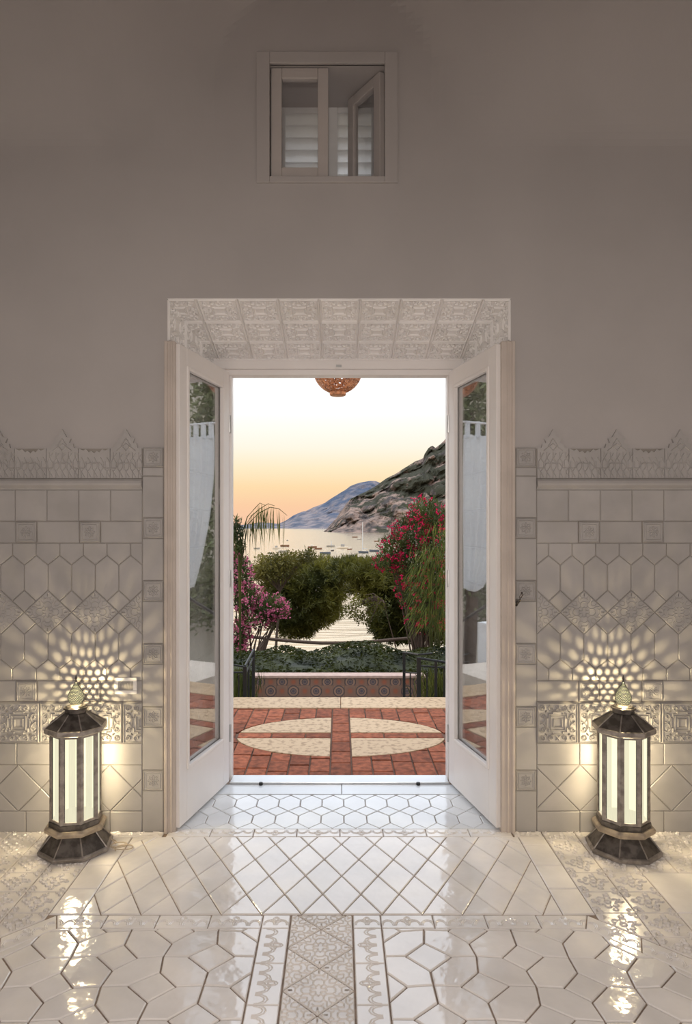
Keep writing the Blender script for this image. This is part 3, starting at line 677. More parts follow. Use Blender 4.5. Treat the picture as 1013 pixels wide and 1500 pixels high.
# ------------------------------------------------------------------ added fill lamp behind the viewer, unseen, brightens the room
fill_root = thing('fill_lamp', 'added fill light, a globe under a cutoff dish, unseen behind the viewer', 'lamp', (0, -4.3, RZ))
G().tube([(0, 0, -2.84), (0, 0, 0)], .006, 6).obj('cord', M['iron'], fill_root)
G().lathe([(.05, -.03), (.05, 0)], 16).obj('ceiling_cap', M['pewter'], fill_root)
G().lathe([(.02+.2*math.sin(PI*i/12), -3.3+.2-.2*math.cos(PI*i/12)) for i in range(13)], 24).obj('globe', glowglass('fill_globe_glass', (1, .92, .8, 1), 1.0, .6), fill_root, smooth=True)
G().lathe([(.50, -2.93), (.46, -2.915), (.20, -2.86), (.03, -2.84), (.03, -2.835), (.20, -2.85), (.46, -2.905), (.505, -2.925)], 32).obj('fill_cutoff_dish', M['white'], fill_root, smooth=True)  # unseen dish added to darken the upper wall
l = D.lights.new('fill_bulb', 'POINT'); l.energy = FILL_W; l.color = (1, .985, 1.17); l.shadow_soft_size = .19
lo = D.objects.new('fill_bulb', l); COL.objects.link(lo); lo.parent = fill_root; lo.location = (0, 0, -3.1)
# ================================================================== TERRACE
TX = 4.2
ter = struct(G().box(-TX, TX, FY, 2.30, -.25, -.012).obj('terrace_paving', M['brickgrout']))
EC, EA, EB = (.009, 1.565), .748, .457
def brick(x0, x1, y0, y1, name='brick', m='brick'):
    """one brick; where the stone oval passes through it, it is cut to the oval's outline."""
    jx, jy = .005, .005; x0 += jx; x1 -= jx; y0 += jy; y1 -= jy; h = random.uniform(-.003, .002)
    inside = lambda x, y: ((x-EC[0])/EA)**2+((y-EC[1])/EB)**2 < 1.03
    cs = [inside(x, y) for x in (x0, x1) for y in (y0, y1)]
    if all(cs): return
    if not any(cs) and not inside(min(max(EC[0], x0), x1), min(max(EC[1], y0), y1)):
        return tile(name, rect(x0-jx, x1+jx, y0-jy, y1+jy), ter, M[m], FLOOR, h=.010, gap=.010, bev=.004, z0=-.011+h, tilt=.004)
    g = G(); n = 8; any_ = False
    for i in range(n):
        xa, xb = x0+(x1-x0)*i/n, x0+(x1-x0)*(i+1)/n
        def lim(x):
            d = 1.03-((x-EC[0])/EA)**2
            if d <= 0: return (y0, y1)
            r = EB*math.sqrt(d)
            return (max(y0, EC[1]+r), y1) if (y0+y1)/2 > EC[1] else (y0, min(y1, EC[1]-r))
        (a0, a1), (b0, b1) = lim(xa), lim(xb)
        if a1 <= a0 and b1 <= b0: continue
        a1 = max(a0, a1); b1 = max(b0, b1); any_ = True
        z = -.001+h
        g.add([(xa, a0, z), (xb, b0, z), (xb, b1, z), (xa, a1, z), (xa, a0, -.012), (xb, b0, -.012), (xb, b1, -.012), (xa, a1, -.012)], [(0, 1, 2, 3), (4, 5, 1, 0), (3, 2, 6, 7)])
    if any_: g.obj(name, M[m], ter)
for c in range(-8, 9):
    xa = .009-.067+.130*c+(.004 if c > 0 else 0); xb = xa+.130+(.004 if c == 0 else 0)
    if c == 0:
        for k in range(7): tile('brick', rect(xa, xb, .77+.2195*k, .77+.2195*(k+1)), ter, M['brick'], FLOOR, h=.010, gap=.010, bev=.004, z0=-.011, tilt=.004)
        continue
    y = .76-random.choice((0, .06, .12)); 
    while y < 2.30:
        ln_ = random.choice((.2, .235, .25)); ya, yb = max(y, .765), min(y+ln_, 2.303)
        if yb-ya > .03: brick(xa, xb, ya, yb)
        y += ln_
k0 = EC[0]-.067-.745
for (x0, x1) in ((-.735, -.49), (-.49, -.245), (-.245, -.06), (.078, .32), (.32, .56), (.56, .75)):
    g0, g1 = x0, x1
    tile('brick', rect(g0, g1, 1.505, 1.625), ter, M['brick'], FLOOR, h=.010, gap=.010, bev=.004, z0=-.0115)
for sx in (-1, 1):
    for sy in (-1, 1):
        xin = EC[0]+sx*.070; yin = 1.500 if sy < 0 else 1.630; pts = [(xin, yin)]
        n = 22
        xm = EA*math.sqrt(max(0, 1-((yin-EC[1])/EB)**2))
        for i in range(n+1):
            x = .070+(xm-.070)*math.sin(PI/2*i/n); yy = EC[1]+sy*EB*math.sqrt(max(0, 1-(x/EA)**2)); pts.append((EC[0]+sx*x, yy))
        tile('stone_quadrant', pts, ter, M['trav'], FLOOR, h=.011, gap=.006, bev=.002, z0=-.011)
# paving to both sides of the door (seen in the glass of the leaves): stone slabs with brick bands
for sd in (-1, 1):
    u = 1.13; k = 0
    while u < TX-.1:
        w_ = .52 if k % 3 else .14; nm, m_ = ('paving_slab', 'slab') if k % 3 else ('brick_band', 'brick')
        for (ya, yb) in ((.77, 1.53), (1.53, 2.30)):
            a, b = sorted((sd*u, sd*min(u+w_, TX))); tile(nm, rect(a, b, ya, yb), ter, M[m_], FLOOR, h=.010, gap=.008, bev=.003, z0=-.011)
        u += w_; k += 1
edge = struct(empty('terrace_edge'))
for a, b in ((-TX, -2.1), (-2.1, .01), (.01, 2.1), (2.1, TX)): G().box(a+.002, b-.002, 2.303, 2.655, -.06, .004).obj('edge_slab', M['trav'], edge, .006)
struct(G().box(-TX, TX, 2.31, 2.62, -1.25, -.062).obj('wall_terrace', M['white']))
# garden ground and slope to the sea
g = G(); pr_ = [(2.62, -1.2), (9, -1.25), (14, -3.2), (24, -7), (34, -15)]
for a, b in zip(pr_[:-1], pr_[1:]): g.add([(-30, a[0], a[1]), (30, a[0], a[1]), (30, b[0], b[1]), (-30, b[0], b[1])], [(0, 1, 2, 3)])
g.add([(-30, 2.62, -1.2), (30, 2.62, -1.2), (30, -9, -1.25), (-30, -9, -1.25)], [(3, 2, 1, 0)])
struct(g.obj('ground', M['soil']))
# tiled bench wall
bw = struct(G().box(-1.0, .985, 4.62, 4.76, -1.3, -.262).obj('wall_garden', M['brickgrout']))
G().box(-1.02, 1.0, 4.60, 4.775, -.262, -.230).obj('coping', M['coping'], bw, .006)
GW = fr((0, 4.62, 0), (1, 0, 0), (0, 0, 1), (0, -1, 0))
for j in range(3):
    for i in range(15):
        x0 = -1.0+.1323*i; z1 = -.262-.02+.066-.1323*j; q = clip(rect(x0, x0+.1323, z1-.1323, z1), rect(-1.0, .985, -1.0, -.264))
        ring = (i+j) % 2 == 0
        o = tile('ring_tile' if ring else 'rosette_tile', q, bw, M['ring' if ring else 'flower'], GW, h=.006, gap=.002, bev=.001)
for sd in (-1, 1): struct(G().box(*sorted((sd*1.16, sd*TX)), 2.66, 3.5, -1.25, .002).obj('terrace_wing', M['slab']))
struct(G().box(-TX, -1.75, 3.52, 3.7, -1.25, .42).obj('wall_parapet', M['white']))
# ------------------------------------------------------------------ railings
def railing(label, posts, rails, loc=(0, 0, 0)):
    o = thing('iron_railing', label, 'railing', loc)
    for (x, y, z0, z1, r_) in posts: G().box(x-r_, x+r_, y-r_, y+r_, z0, z1).obj('post', M['iron'], o, .002)
    for r_, ptsr in rails: G().tube(ptsr, r_, 6).obj('rail', M['iron'], o)
    return o
Zp = lambda py, y: EYE-(py-772)*(y+DW)/F
Xp = lambda px, y: (px-497)*(y+DW)/F
def pst(px, y, py, r_): return (Xp(px, y), y, -1.22, Zp(py, y), r_)
railing('black iron handrail on the steps at the left edge of the view', [pst(358.5, 2.85, 976, .016), pst(371, 3.35, 951, .014), pst(364, 3.1, 964, .008), pst(349.5, 2.85, 988, .006)],
        [(.012, [(Xp(358.5, 2.85), 2.85, Zp(976, 2.85)), (Xp(371, 3.35), 3.35, Zp(952, 3.35))]), (.009, [(Xp(330, 2.85), 2.85, Zp(972, 2.85)), (Xp(358.5, 2.85), 2.85, Zp(972, 2.85)-.03)]), (.008, [(Xp(330, 2.85), 2.85, Zp(985, 2.85)), (Xp(358.5, 2.85), 2.85, Zp(985, 2.85))]), (.008, [(Xp(360, 2.85), 2.87, Zp(986, 2.85)), (Xp(371, 3.35), 3.35, Zp(962, 3.35))])])
railing('black iron handrail on the steps at the right edge of the view', [pst(591.5, 3.4, 955, .013), pst(613, 2.95, 963, .018), pst(601, 3.2, 985, .006), pst(638, 2.95, 968, .012), pst(650, 2.95, 975, .006), pst(625, 2.95, 985, .006)],
        [(.010, [(Xp(591.5, 3.4), 3.4, Zp(955.5, 3.4)), (Xp(613, 2.95), 2.95, Zp(956, 2.95)-.02), (Xp(632, 3.0), 3.0, Zp(957, 3.0))]), (.012, [(Xp(613, 2.95), 2.95, Zp(964, 2.95)), (Xp(645, 2.95), 2.95, Zp(969, 2.95)), (Xp(672, 2.95), 2.95, Zp(973, 2.95))]), (.008, [(Xp(613, 2.95), 2.95, Zp(975, 2.95)), (Xp(672, 2.95), 2.95, Zp(980, 2.95))]), (.008, [(Xp(591.5, 3.4), 3.4, Zp(985, 3.4)), (Xp(613, 2.95), 2.95, Zp(986, 2.95))])])
for sd in (-1, 1):
    railing('grey post and sloping rail mirrored in the %s door leaf' % ('left' if sd > 0 else 'right'), [(sd*1.15, 2.48, .0, .88, .020), (sd*2.3, 2.48, .0, .88, .020)],
            [(.015, [(sd*1.15, 2.48, .86), (sd*1.19, 3.4, .42)]), (.013, [(sd*1.15, 2.48, .84), (sd*2.3, 2.48, .84)])])
# ------------------------------------------------------------------ curtains on a pergola beyond the frame
for sd in (-1, 1):
    side = 'right' if sd > 0 else 'left'; leafn = 'left' if sd > 0 else 'right'
    pg = thing('pergola_frame', 'white %s pergola bay with a curtain rod, mirrored in the %s door leaf' % (side, leafn), 'pergola')
    for x in (2.12, 3.9):
        G().box(sd*x-.04, sd*x+.04, 3.21, 3.29, .0, 3.3).obj('post', M['white'], pg, .004)
    G().box(*sorted((sd*1.2, sd*4.0)), 3.21, 3.29, 3.3, 3.42).obj('beam', M['white'], pg, .004)
    G().tube([(sd*1.22, 3.25, 2.60), (sd*3.9, 3.25, 2.60)], .012, 8).obj('curtain_rod', M['white'], pg); G().tube([(sd*1.23, 3.25, 2.60), (sd*1.23, 3.25, 3.3)], .008, 6).obj('rod_hanger', M['white'], pg)
    for (a0, a1, b0, b1, nm) in (((1.38, 1.98, 1.66, 1.90, 'wide') if sd > 0 else (1.25, 2.05, 1.27, 1.48, 'wide')), (2.3, 3.0, 2.4, 2.7, 'further')):
        cu = thing('curtain', 'white tab-top curtain, the %s one mirrored in the %s door leaf' % ('larger' if nm == 'wide' else 'further', leafn), 'curtain', (0, 3.25, 0), 0)
        nx, nz = 60, 26; V = []; Fc = []
        for j in range(nz+1):
            t_ = j/nz; e0 = a0+(b0-a0)*t_**2.2; e1 = a1+(b1-a1)*t_**2.2; z = 2.47-(2.47-.86)*t_
            for i in range(nx+1):
                s_ = i/nx; V.append((sd*(e0+(e1-e0)*s_), .035*math.sin(s_*2*PI*7+.6*math.sin(t_*4))*(.6+.4*t_)+.01*math.sin(s_*47), z-.04*math.sin(s_*PI)*t_))
        for j in range(nz):
            for i in range(nx): q = j*(nx+1)+i; Fc.append((q, q+1, q+nx+2, q+nx+1))
        G().add(V, Fc).obj('cloth', M['curtain'], cu, smooth=True)
        for k in range(6):
            x = sd*(a0+(a1-a0)*(k+.35)/6); G().box(x-.022, x+.022, -.016, .016, 2.44, 2.614).obj('tab', M['curtain'], cu)
# ------------------------------------------------------------------ copper lantern over the terrace
LX, LY, LR, LZ = Xp(494.5, 1.57), 1.57, .178, Zp(577, 1.57)+.178
bm = thing('lamp_bracket', 'white bracket arm from the house wall carrying the copper lamp', 'bracket')
G().box(LX-.04, LX+.04, FY, LY+.2, 3.42, 3.50).obj('arm', M['white'], bm, .004)
G().tube([(LX, FY+.01, 3.0), (LX, LY-.1, 3.42)], .02, 8).obj('brace', M['white'], bm)
cl = thing('copper_lamp', 'pierced copper globe lamp hanging in the top of the doorway', 'lamp', (LX, LY, 0))
import bmesh
b = bmesh.new(); bmesh.ops.create_icosphere(b, subdivisions=5, radius=LR)
r_ = random.Random(3); dl = [f_ for f_ in b.faces if noise.noise(f_.calc_center_median()*130) > .22 and abs(f_.calc_center_median().z) < LR*.985]
bmesh.ops.delete(b, geom=dl, context='FACES')
me = D.meshes.new('pierced_globe'); b.to_mesh(me); b.free(); me.materials.append(M['copper'])
o = D.objects.new('pierced_globe', me); COL.objects.link(o); o.parent = cl; o.location = (0, 0, LZ)
sd_ = o.modifiers.new('sheet', 'SOLIDIFY'); sd_.thickness = .003
G().lathe([(.052, -.016), (.058, -.012), (.06, .012), (.05, .02)], 20, c=(0, 0, LZ-LR+.003)).obj('bottom_cup', M['copper'], cl, .002)
G().lathe([(.03, 0), (.028, .02), (.008, .03)], 14, c=(0, 0, LZ+LR-.006)).obj('top_cap', M['copper'], cl)
G().tube([(0, 0, LZ+LR), (0, 0, 3.418)], .005, 6).obj('chain', M['copper'], cl)
# ================================================================== PLANTS
def leaf_mesh(name, C, Dr, ln, wd, m, parent, kind='stuff', droop=0.):
    """C centres (n,3), Dr unit directions; each leaf a folded diamond of 4 vertices."""
    n = len(C); a = rng.normal(size=(n, 3)); s_ = np.cross(Dr, a); s_ /= np.linalg.norm(s_, axis=1)[:, None]+1e-9
    ln = np.broadcast_to(ln, (n,))[:, None]; wd = np.broadcast_to(wd, (n,))[:, None]
    V = np.empty((n, 4, 3)); V[:, 0] = C-Dr*ln/2; V[:, 1] = C+s_*wd/2; V[:, 2] = C+Dr*ln/2; V[:, 3] = C-s_*wd/2
    V[:, 2, 2] -= droop
    me = D.meshes.new(name); me.vertices.add(4*n); me.vertices.foreach_set('co', V.reshape(-1)); me.loops.add(4*n)
    me.loops.foreach_set('vertex_index', np.arange(4*n, dtype=np.int32)); me.polygons.add(n)
    me.polygons.foreach_set('loop_start', np.arange(0, 4*n, 4, dtype=np.int32)); me.update(calc_edges=True); me.materials.append(m)
    o = D.objects.new(name, me); COL.objects.link(o); o.parent = parent
    if kind: o['kind'] = kind
    return o
def blobs_pts(blobs, n, shell=.55):
    """blobs (x,y,z,rx,ry,rz); points denser towards the surface."""
    w = np.array([b[3]*b[5] for b in blobs]); k = rng.choice(len(blobs), n, p=w/w.sum()); B = np.array(blobs)[k]
    d = rng.normal(size=(n, 3)); d /= np.linalg.norm(d, axis=1)[:, None]; r = shell+(1-shell)*rng.random(n)**.6
    r *= 1+.18*rng.normal(size=n)*.6
    return B[:, :3]+d*B[:, 3:]*r[:, None], d
def unit(v): return v/(np.linalg.norm(v, axis=1)[:, None]+1e-9)
def pb(px, py, y, rx, ry, dep): s_ = (y+DW)/F; return (Xp(px, y), y, Zp(py, y), rx*s_, dep, ry*s_)   # blob from pixel measures at depth y
def gz(y): return float(np.interp(y, [2.62, 9, 14, 24], [-1.2, -1.25, -3.2, -7]))
# -- two pines beyond the garden
def tufts(C, d, n, ln): 
    C2 = np.repeat(C, n, 0); dd = unit(np.repeat(d, n, 0)*.5+rng.normal(size=(len(C2), 3))*.75+np.array([0, 0, .25])); return C2+dd*ln/2, dd
Y1 = 15.5
pA = thing('pine_tree', 'dark olive umbrella pine with drooping lower sprays, left of the gap of water', 'tree', (Xp(372, Y1), Y1, gz(Y1)))
blA = [pb(415, 835, Y1, 34, 18, .8), pb(448, 842, Y1, 48, 22, 1.2), pb(480, 838, Y1, 34, 20, 1.0), pb(425, 862, Y1, 34, 22, 1.0), pb(462, 868, Y1, 40, 24, 1.1), pb(440, 890, Y1, 36, 20, .9), pb(475, 885, Y1, 22, 16, .7), pb(455, 905, Y1, 22, 12, .6), pb(405, 870, Y1, 26, 22, .7), pb(428, 910, Y1, 22, 14, .5), pb(495, 850, Y1, 22, 18, .7), pb(388, 840, Y1, 16, 14, .5), pb(436, 922, Y1, 16, 9, .3), pb(412, 902, Y1, 14, 16, .4), pb(398, 890, Y1, 14, 12, .4), pb(450, 916, Y1, 16, 12, .4), pb(485, 872, Y1, 20, 14, .6), pb(482, 896, Y1, 20, 13, .5), pb(470, 908, Y1, 18, 10, .4), pb(424, 926, Y1, 16, 10, .35), pb(405, 915, Y1, 14, 9, .35), pb(447, 926, Y1, 12, 9, .3)]
def pine(root, bl, n, y0, trunk):
    bl = [(b[0]-root.location.x, b[1]-root.location.y, b[2]-root.location.z)+tuple(b[3:]) for b in bl]
    C, d = blobs_pts(bl, n, .45); C2, dd = tufts(C, d, 9, .16)
    leaf_mesh('needles', C2, dd, .17, .022, M['pine'], root)
    tl = [Vector(p)-root.location for p in trunk]
    G().tube(tl, [.16-.1*i/(len(tl)-1) for i in range(len(tl))], 10).obj('trunk', M['bark'], root, smooth=True)
    g = G(); top = tl[-1]
    for b in bl:
        e = Vector(b[:3]); mid = (top+e)/2+Vector((random.uniform(-.2, .2), 0, random.uniform(-.1, .25))); g.tube([top, mid, e, e+Vector((random.uniform(-.3, .3), -.2, .15))], [.05, .035, .02, .008], 6)
    g.obj('branches', M['palebark'], root, kind='stuff')
pine(pA, blA, 4800, Y1, [(Xp(372, Y1), Y1, gz(Y1)-.05), (Xp(380, Y1), Y1+.3, -1.9), (Xp(410, Y1), Y1+.2, -1.0), (Xp(440, Y1), Y1+.2, -.5)])
Y2 = 12.2
pB = thing('pine_tree', 'dark olive umbrella pine with a forked trunk, right of the gap of water', 'tree', (Xp(612, Y2), Y2, gz(Y2)))
blB = [pb(525, 835, Y2, 34, 17, .9), pb(560, 842, Y2, 40, 22, 1.1), pb(545, 860, Y2, 36, 16, .9), pb(595, 862, Y2, 46, 30, 1.2), pb(585, 895, Y2, 34, 22, .9), pb(625, 895, Y2, 44, 34, 1.0), pb(600, 920, Y2, 34, 16, .8), pb(640, 925, Y2, 30, 16, .8), pb(505, 830, Y2, 20, 12, .5), pb(565, 880, Y2, 30, 22, .8), pb(565, 905, Y2, 20, 16, .6), pb(590, 925, Y2, 34, 12, .7), pb(550, 875, Y2, 18, 12, .5), pb(562, 915, Y2, 20, 20, .6), pb(558, 893, Y2, 16, 16, .5), pb(580, 925, Y2, 26, 14, .6)]
pine(pB, blB, 5600, Y2, [(Xp(612, Y2), Y2, gz(Y2)-.05), (Xp(611, Y2), Y2, -1.2), (Xp(608, Y2), Y2+.1, -.4), (Xp(596, Y2), Y2+.1, .3)])
# sparse-leaved trees: upper left fringe and the sprays over the gap
Y3 = 12.5
tC = thing('sparse_tree', 'thin golden-leaved tree top in front of the left pine', 'tree', (Xp(400, Y3), Y3, gz(Y3)))
blC = [pb(395, 825, Y3, 26, 16, .5), pb(425, 820, Y3, 26, 14, .5), pb(452, 815, Y3, 14, 12, .4), pb(380, 840, Y3, 18, 12, .4), pb(410, 838, Y3, 30, 14, .5)]
def sparse(root, bl, n, trunk, m='olive', ln=.085, wd=.035, sr=.05):
    bl = [(b[0]-root.location.x, b[1]-root.location.y, b[2]-root.location.z)+tuple(b[3:]) for b in bl]
    C, d = blobs_pts(bl, n, .2); leaf_mesh('leaves', C, unit(d+rng.normal(size=d.shape)*.9), ln*(.6+.8*rng.random(n)), wd, M[m], root)
    tl = [Vector(p)-root.location for p in trunk]; g = G(); g.tube(tl, [sr-.7*sr*i/(len(tl)-1) for i in range(len(tl))], 6)
    for b in bl:
        for k in range(4):
            e = Vector(b[:3])+Vector((random.uniform(-.8, .8)*b[3], random.uniform(-.5, .5)*b[4], random.uniform(-.7, .8)*b[5])); g.tube([tl[-1], (tl[-1]+e)/2+Vector((0, 0, .08)), e], [.014, .009, .004], 5)
    g.obj('stem', M['bark'], root, kind='stuff')
sparse(tC, blC, 3000, [(Xp(400, Y3), Y3, gz(Y3)-.05), (Xp(405, Y3), Y3, -1), (Xp(410, Y3), Y3, 0)])
tD = thing('hanging_sprays', 'sparse dark leafy sprays hanging over the gap of water', 'tree', (Xp(585, 10.7), 10.7, gz(10.7)))
blD = [pb(515, 895, 10.7, 16, 14, .3), pb(535, 905, 10.7, 18, 12, .3), pb(555, 890, 10.7, 22, 20, .4), pb(525, 880, 10.7, 18, 10, .3)]
sparse(tD, blD, 900, [(Xp(585, 10.7), 10.7, gz(10.7)-.05), (Xp(580, 10.7), 10.7, -1), (Xp(560, 10.7), 10.7, -.0)], 'pine', .07, .03, .022)
# -- oleanders with flowers
def oleander(label, loc, bl, nl, nf, mfl, fs, cat='oleander'):
    root = thing('oleander_bush', label, 'bush', loc); L0 = root.location
    bl = [(b[0]-L0.x, b[1]-L0.y, b[2]-L0.z)+tuple(b[3:]) for b in bl]
    C, d = blobs_pts(bl, nl, .25); leaf_mesh('leaves', C, unit(d*.6+rng.normal(size=d.shape)*.5+np.array([0, 0, .7])), .10*(.6+.8*rng.random(nl)), .018, M['oleaf'], root)
    C, d = blobs_pts(bl, nf, .82); C = C+np.array([0, -.02, 0])
    C = np.repeat(C, 7, 0)+rng.normal(size=(nf*7, 3))*fs*.5
    leaf_mesh('flowers', C, unit(rng.normal(size=C.shape)), fs*(.7+.6*rng.random(len(C))), fs*.75, mfl, root)
    g = G()
    for b in bl:
        for k in range(3):
            e = Vector(b[:3])+Vector((random.uniform(-.5, .5)*b[3], 0, random.uniform(-.3, .6)*b[5])); s0 = Vector((random.uniform(-.15, .15), random.uniform(-.1, .1), 0))
            g.tube([s0, (s0+e)/2+Vector((0, 0, .15)), e], [.018, .012, .005], 5)
    g.obj('stems', M['bark'], root, kind='stuff'); return root
Y4 = 8.3
oleander('pink oleander bush at the left edge of the view', (Xp(362, Y4), Y4, -1.2),
         [pb(355, 840, Y4, 16, 26, .3), pb(360, 875, Y4, 24, 24, .35), pb(395, 888, Y4, 28, 18, .3), pb(375, 905, Y4, 26, 16, .3), pb(352, 925, Y4, 16, 20, .3), pb(412, 893, Y4, 14, 12, .25), pb(345, 815, Y4, 10, 20, .25), pb(350, 950, Y4, 14, 16, .3)], 5000, 540, M['pink'], .038)
Y5 = 8.95
oleander('tall fuchsia oleander bush at the right edge of the view', (Xp(618, Y5), Y5, -1.2),
         [pb(625, 752, Y5, 30, 24, .4), pb(605, 780, Y5, 34, 28, .45), pb(640, 790, Y5, 30, 40, .5), pb(580, 800, Y5, 26, 20, .35), pb(568, 822, Y5, 24, 16, .3), pb(605, 825, Y5, 36, 26, .45), pb(615, 865, Y5, 36, 30, .45), pb(640, 850, Y5, 24, 40, .4), pb(625, 905, Y5, 30, 22, .4)], 12000, 560, M['fuchsia'], .044)
# -- weeping plants
def fronds(root, rach, m, leaflets, hang):
    """rach: list of polylines (local); leaflets hang from each."""
    g = G(); C = []; Dd = []; Ln = []
    for r in rach:
        r = [Vector(p) for p in r]; g.tube(r, [.010-.007*i/(len(r)-1) for i in range(len(r))], 5)
        for k in range(leaflets):
            t_ = (.42+.58*(k+.5)/leaflets)*(len(r)-1); i = min(int(t_), len(r)-2); p = r[i].lerp(r[i+1], t_-i); ln = hang*random.uniform(.5, 1.1)
            dd = Vector((random.gauss(0, .08), random.gauss(0, .1), -1)).normalized(); C.append(p+dd*ln/2+Vector((0, 0, .01))); Dd.append(dd); Ln.append(ln)
    g.obj('stalks', M['palm'], root, kind='stuff')
    leaf_mesh('leaflets', np.array(C), np.array(Dd), np.array(Ln), .014, M['palm'], root)
Y6 = 5.4
wp_ = thing('weeping_palm', 'weeping palm with hanging thread-like leaflets, against the left of the bay', 'palm', (Xp(352, Y6), Y6, -1.2))
def fp(px, py, y=Y6): return (Xp(px, y)-wp_.location.x, random.uniform(-.05, .05), Zp(py, y)-wp_.location.z)
fronds(wp_, [[fp(352, 960), fp(350, 850), fp(352, 790), fp(362, 757), fp(372, 745), fp(381, 737), fp(388, 740)],
             [fp(352, 960), fp(351, 840), fp(356, 775), fp(368, 755), fp(380, 745), fp(393, 738), fp(402, 741)],
             [fp(352, 960), fp(352, 830), fp(362, 768), fp(378, 752), fp(395, 743), fp(408, 745), fp(420, 755)],
             [fp(352, 960), fp(350, 830), fp(348, 790), fp(345, 770), fp(340, 765)]], M['palm'], 18, .55)
C, d = blobs_pts([fp(346, 775)+(.10, .12, .16), fp(350, 800)+(.08, .1, .12)], 500, .2)
leaf_mesh('crown', C, unit(rng.normal(size=C.shape)+np.array([0, 0, .8])), .09, .012, M['oleaf'], wp_)
Y7 = 7.8
rd = thing('weeping_reed', 'green weeping reed plant in front of the fuchsia bush', 'reed', (Xp(640, Y7), Y7, -1.2))
C = []; Dd = []; Ln = []
for k in range(850):
    px = 660-62*random.random()**1.3+random.gauss(0, 4); top = 772+max(0, (640-px))*1.3+random.gauss(0, 10); py = random.uniform(top, 925)
    C.append((Xp(px, Y7)-rd.location.x, random.uniform(-.25, .25), Zp(py, Y7)+1.2)); v = Vector(((px-650)*.012+random.gauss(0, .25), random.gauss(0, .3), -1)).normalized(); Dd.append(v); Ln.append(random.uniform(.15, .4))
leaf_mesh('blades', np.array(C), np.array(Dd), np.array(Ln), .011, M['reed'], rd)
g = G()
for k in range(9):
    x = random.uniform(-.1, .15); g.tube([(x, 0, 0), (x-.05, 0, 1.2), (x-.12*random.random(), .05, 2.0+.3*random.random())], [.012, .009, .004], 5)
g.obj('stems', M['palm'], rd, kind='stuff')
for px, nm in ((640, 'tufted green reeds behind the right handrail'), (346, 'tufted green reeds behind the left handrail')):
    y = 4.2; o = thing('reed_clump', nm, 'reeds', (Xp(px, y), y, -1.2)); n = 420
    C = np.stack([rng.normal(size=n)*.13, rng.normal(size=n)*.1, .5+rng.random(n)*.55], 1); leaf_mesh('blades', C, unit(np.stack([rng.normal(size=n)*.25, rng.normal(size=n)*.25, np.ones(n)], 1)), .3, .012, M['palm'], o)
    G().lathe([(.12, 0), (.16, .4), (.08, .6)], 8).obj('root_mass', M['hedge'], o)
# -- hedge behind the bench wall
hd = thing('hedge', 'low dark green hedge behind the tiled bench wall', 'hedge', (0, 6.3, -1.24))
core = G(); nx_ = 40; prof_ = [(-.93, 0), (-.93, .55), (-.85, .82), (-.6, .91), (0, .94), (.6, .85), (.85, .65), (.93, 0)]
for i in range(nx_+1):
    xx = -2.6+5.2*i/nx_; bz = .05*math.sin(xx*2.3+1)+.04*math.sin(xx*5.1)
    core.v += [(xx, a, max(0, b_+bz*(b_ > .3))) for a, b_ in prof_]
for i in range(nx_):
    for k in range(7): a = i*8+k; core.f.append((a, a+1, a+9, a+8))
core.obj('inner_mass', M['hedge'], hd, kind='stuff')
n = 36000; x = rng.uniform(-2.6, 2.6, n); y = rng.uniform(-.95, .95, n); hz = .99+.05*np.sin(x*2.3+1)+.05*np.sin(x*5.1)+.03*np.sin(x*9+y*5)-.17*np.abs(y)**2; z = hz-rng.random(n)**2*.5
front = rng.random(n) < .35; y[front] = -.95+rng.normal(size=front.sum())*.05; z[front] = rng.uniform(.6, .92, front.sum())
leaf_mesh('leaves', np.stack([x, y, z], 1), unit(rng.normal(size=(n, 3))*np.array([1, 1, .35])), .06*(.6+.9*rng.random(n)), .026, M['hedge'], hd)
# -- sagging rail behind the hedge
yL = 9.9
lg = thing('sagging_rail', 'dark sagging timber rail behind the hedge', 'rail', (0, yL, 0))
pts = [(Xp(px, yL), 0, Zp(py, yL)) for px, py in ((320, 930), (352, 932), (375, 933.5), (400, 936.5), (430, 939.5), (470, 942), (510, 942), (545, 940), (575, 937), (610, 934))]
G().tube(pts, .032, 8).obj('log', M['bark'], lg, smooth=True)
for px in (318, 612): G().box(Xp(px, yL)-.05, Xp(px, yL)+.05, -.05, .05, -1.55, Zp(930, yL)+.05).obj('post', M['bark'], lg)
# -- side trees, mirrored in the glass of the leaves
for sd in (-1, 1):
    leafn = 'left' if sd > 0 else 'right'
    o = thing('garden_tree', 'leafy garden tree mirrored at the top of the %s door leaf' % leafn, 'tree', (sd*3.35, 6.2, -1.24))
    C, d = blobs_pts([(0, 0, 3.6, .6, .5, .9), (sd*.1, .1, 4.6, .7, .5, .8), (0, -.1, 2.4, .55, .5, .7), (sd*.2, 0, 5.5, .6, .5, .7), (sd*.6, .1, 1.6, .7, .4, .5), (sd*1.3, .1, 1.5, .7, .4, .5)], 9000, .3)
    leaf_mesh('leaves', C, unit(rng.normal(size=C.shape)), .12*(.6+.8*rng.random(len(C))), .05, M['gardenleaf'], o)
    G().tube([(0, 0, 0), (.1*sd, 0, 1.6), (0, 0, 3.2), (.1*sd, 0, 4.6)], [.12, .1, .08, .03], 10).obj('trunk', M['bark'], o, smooth=True)
    struct(G().box(*sorted((sd*3.7, sd*8)), 7.0, 7.3, -1.3, 5.2).obj('wall_villa', M['villa']))
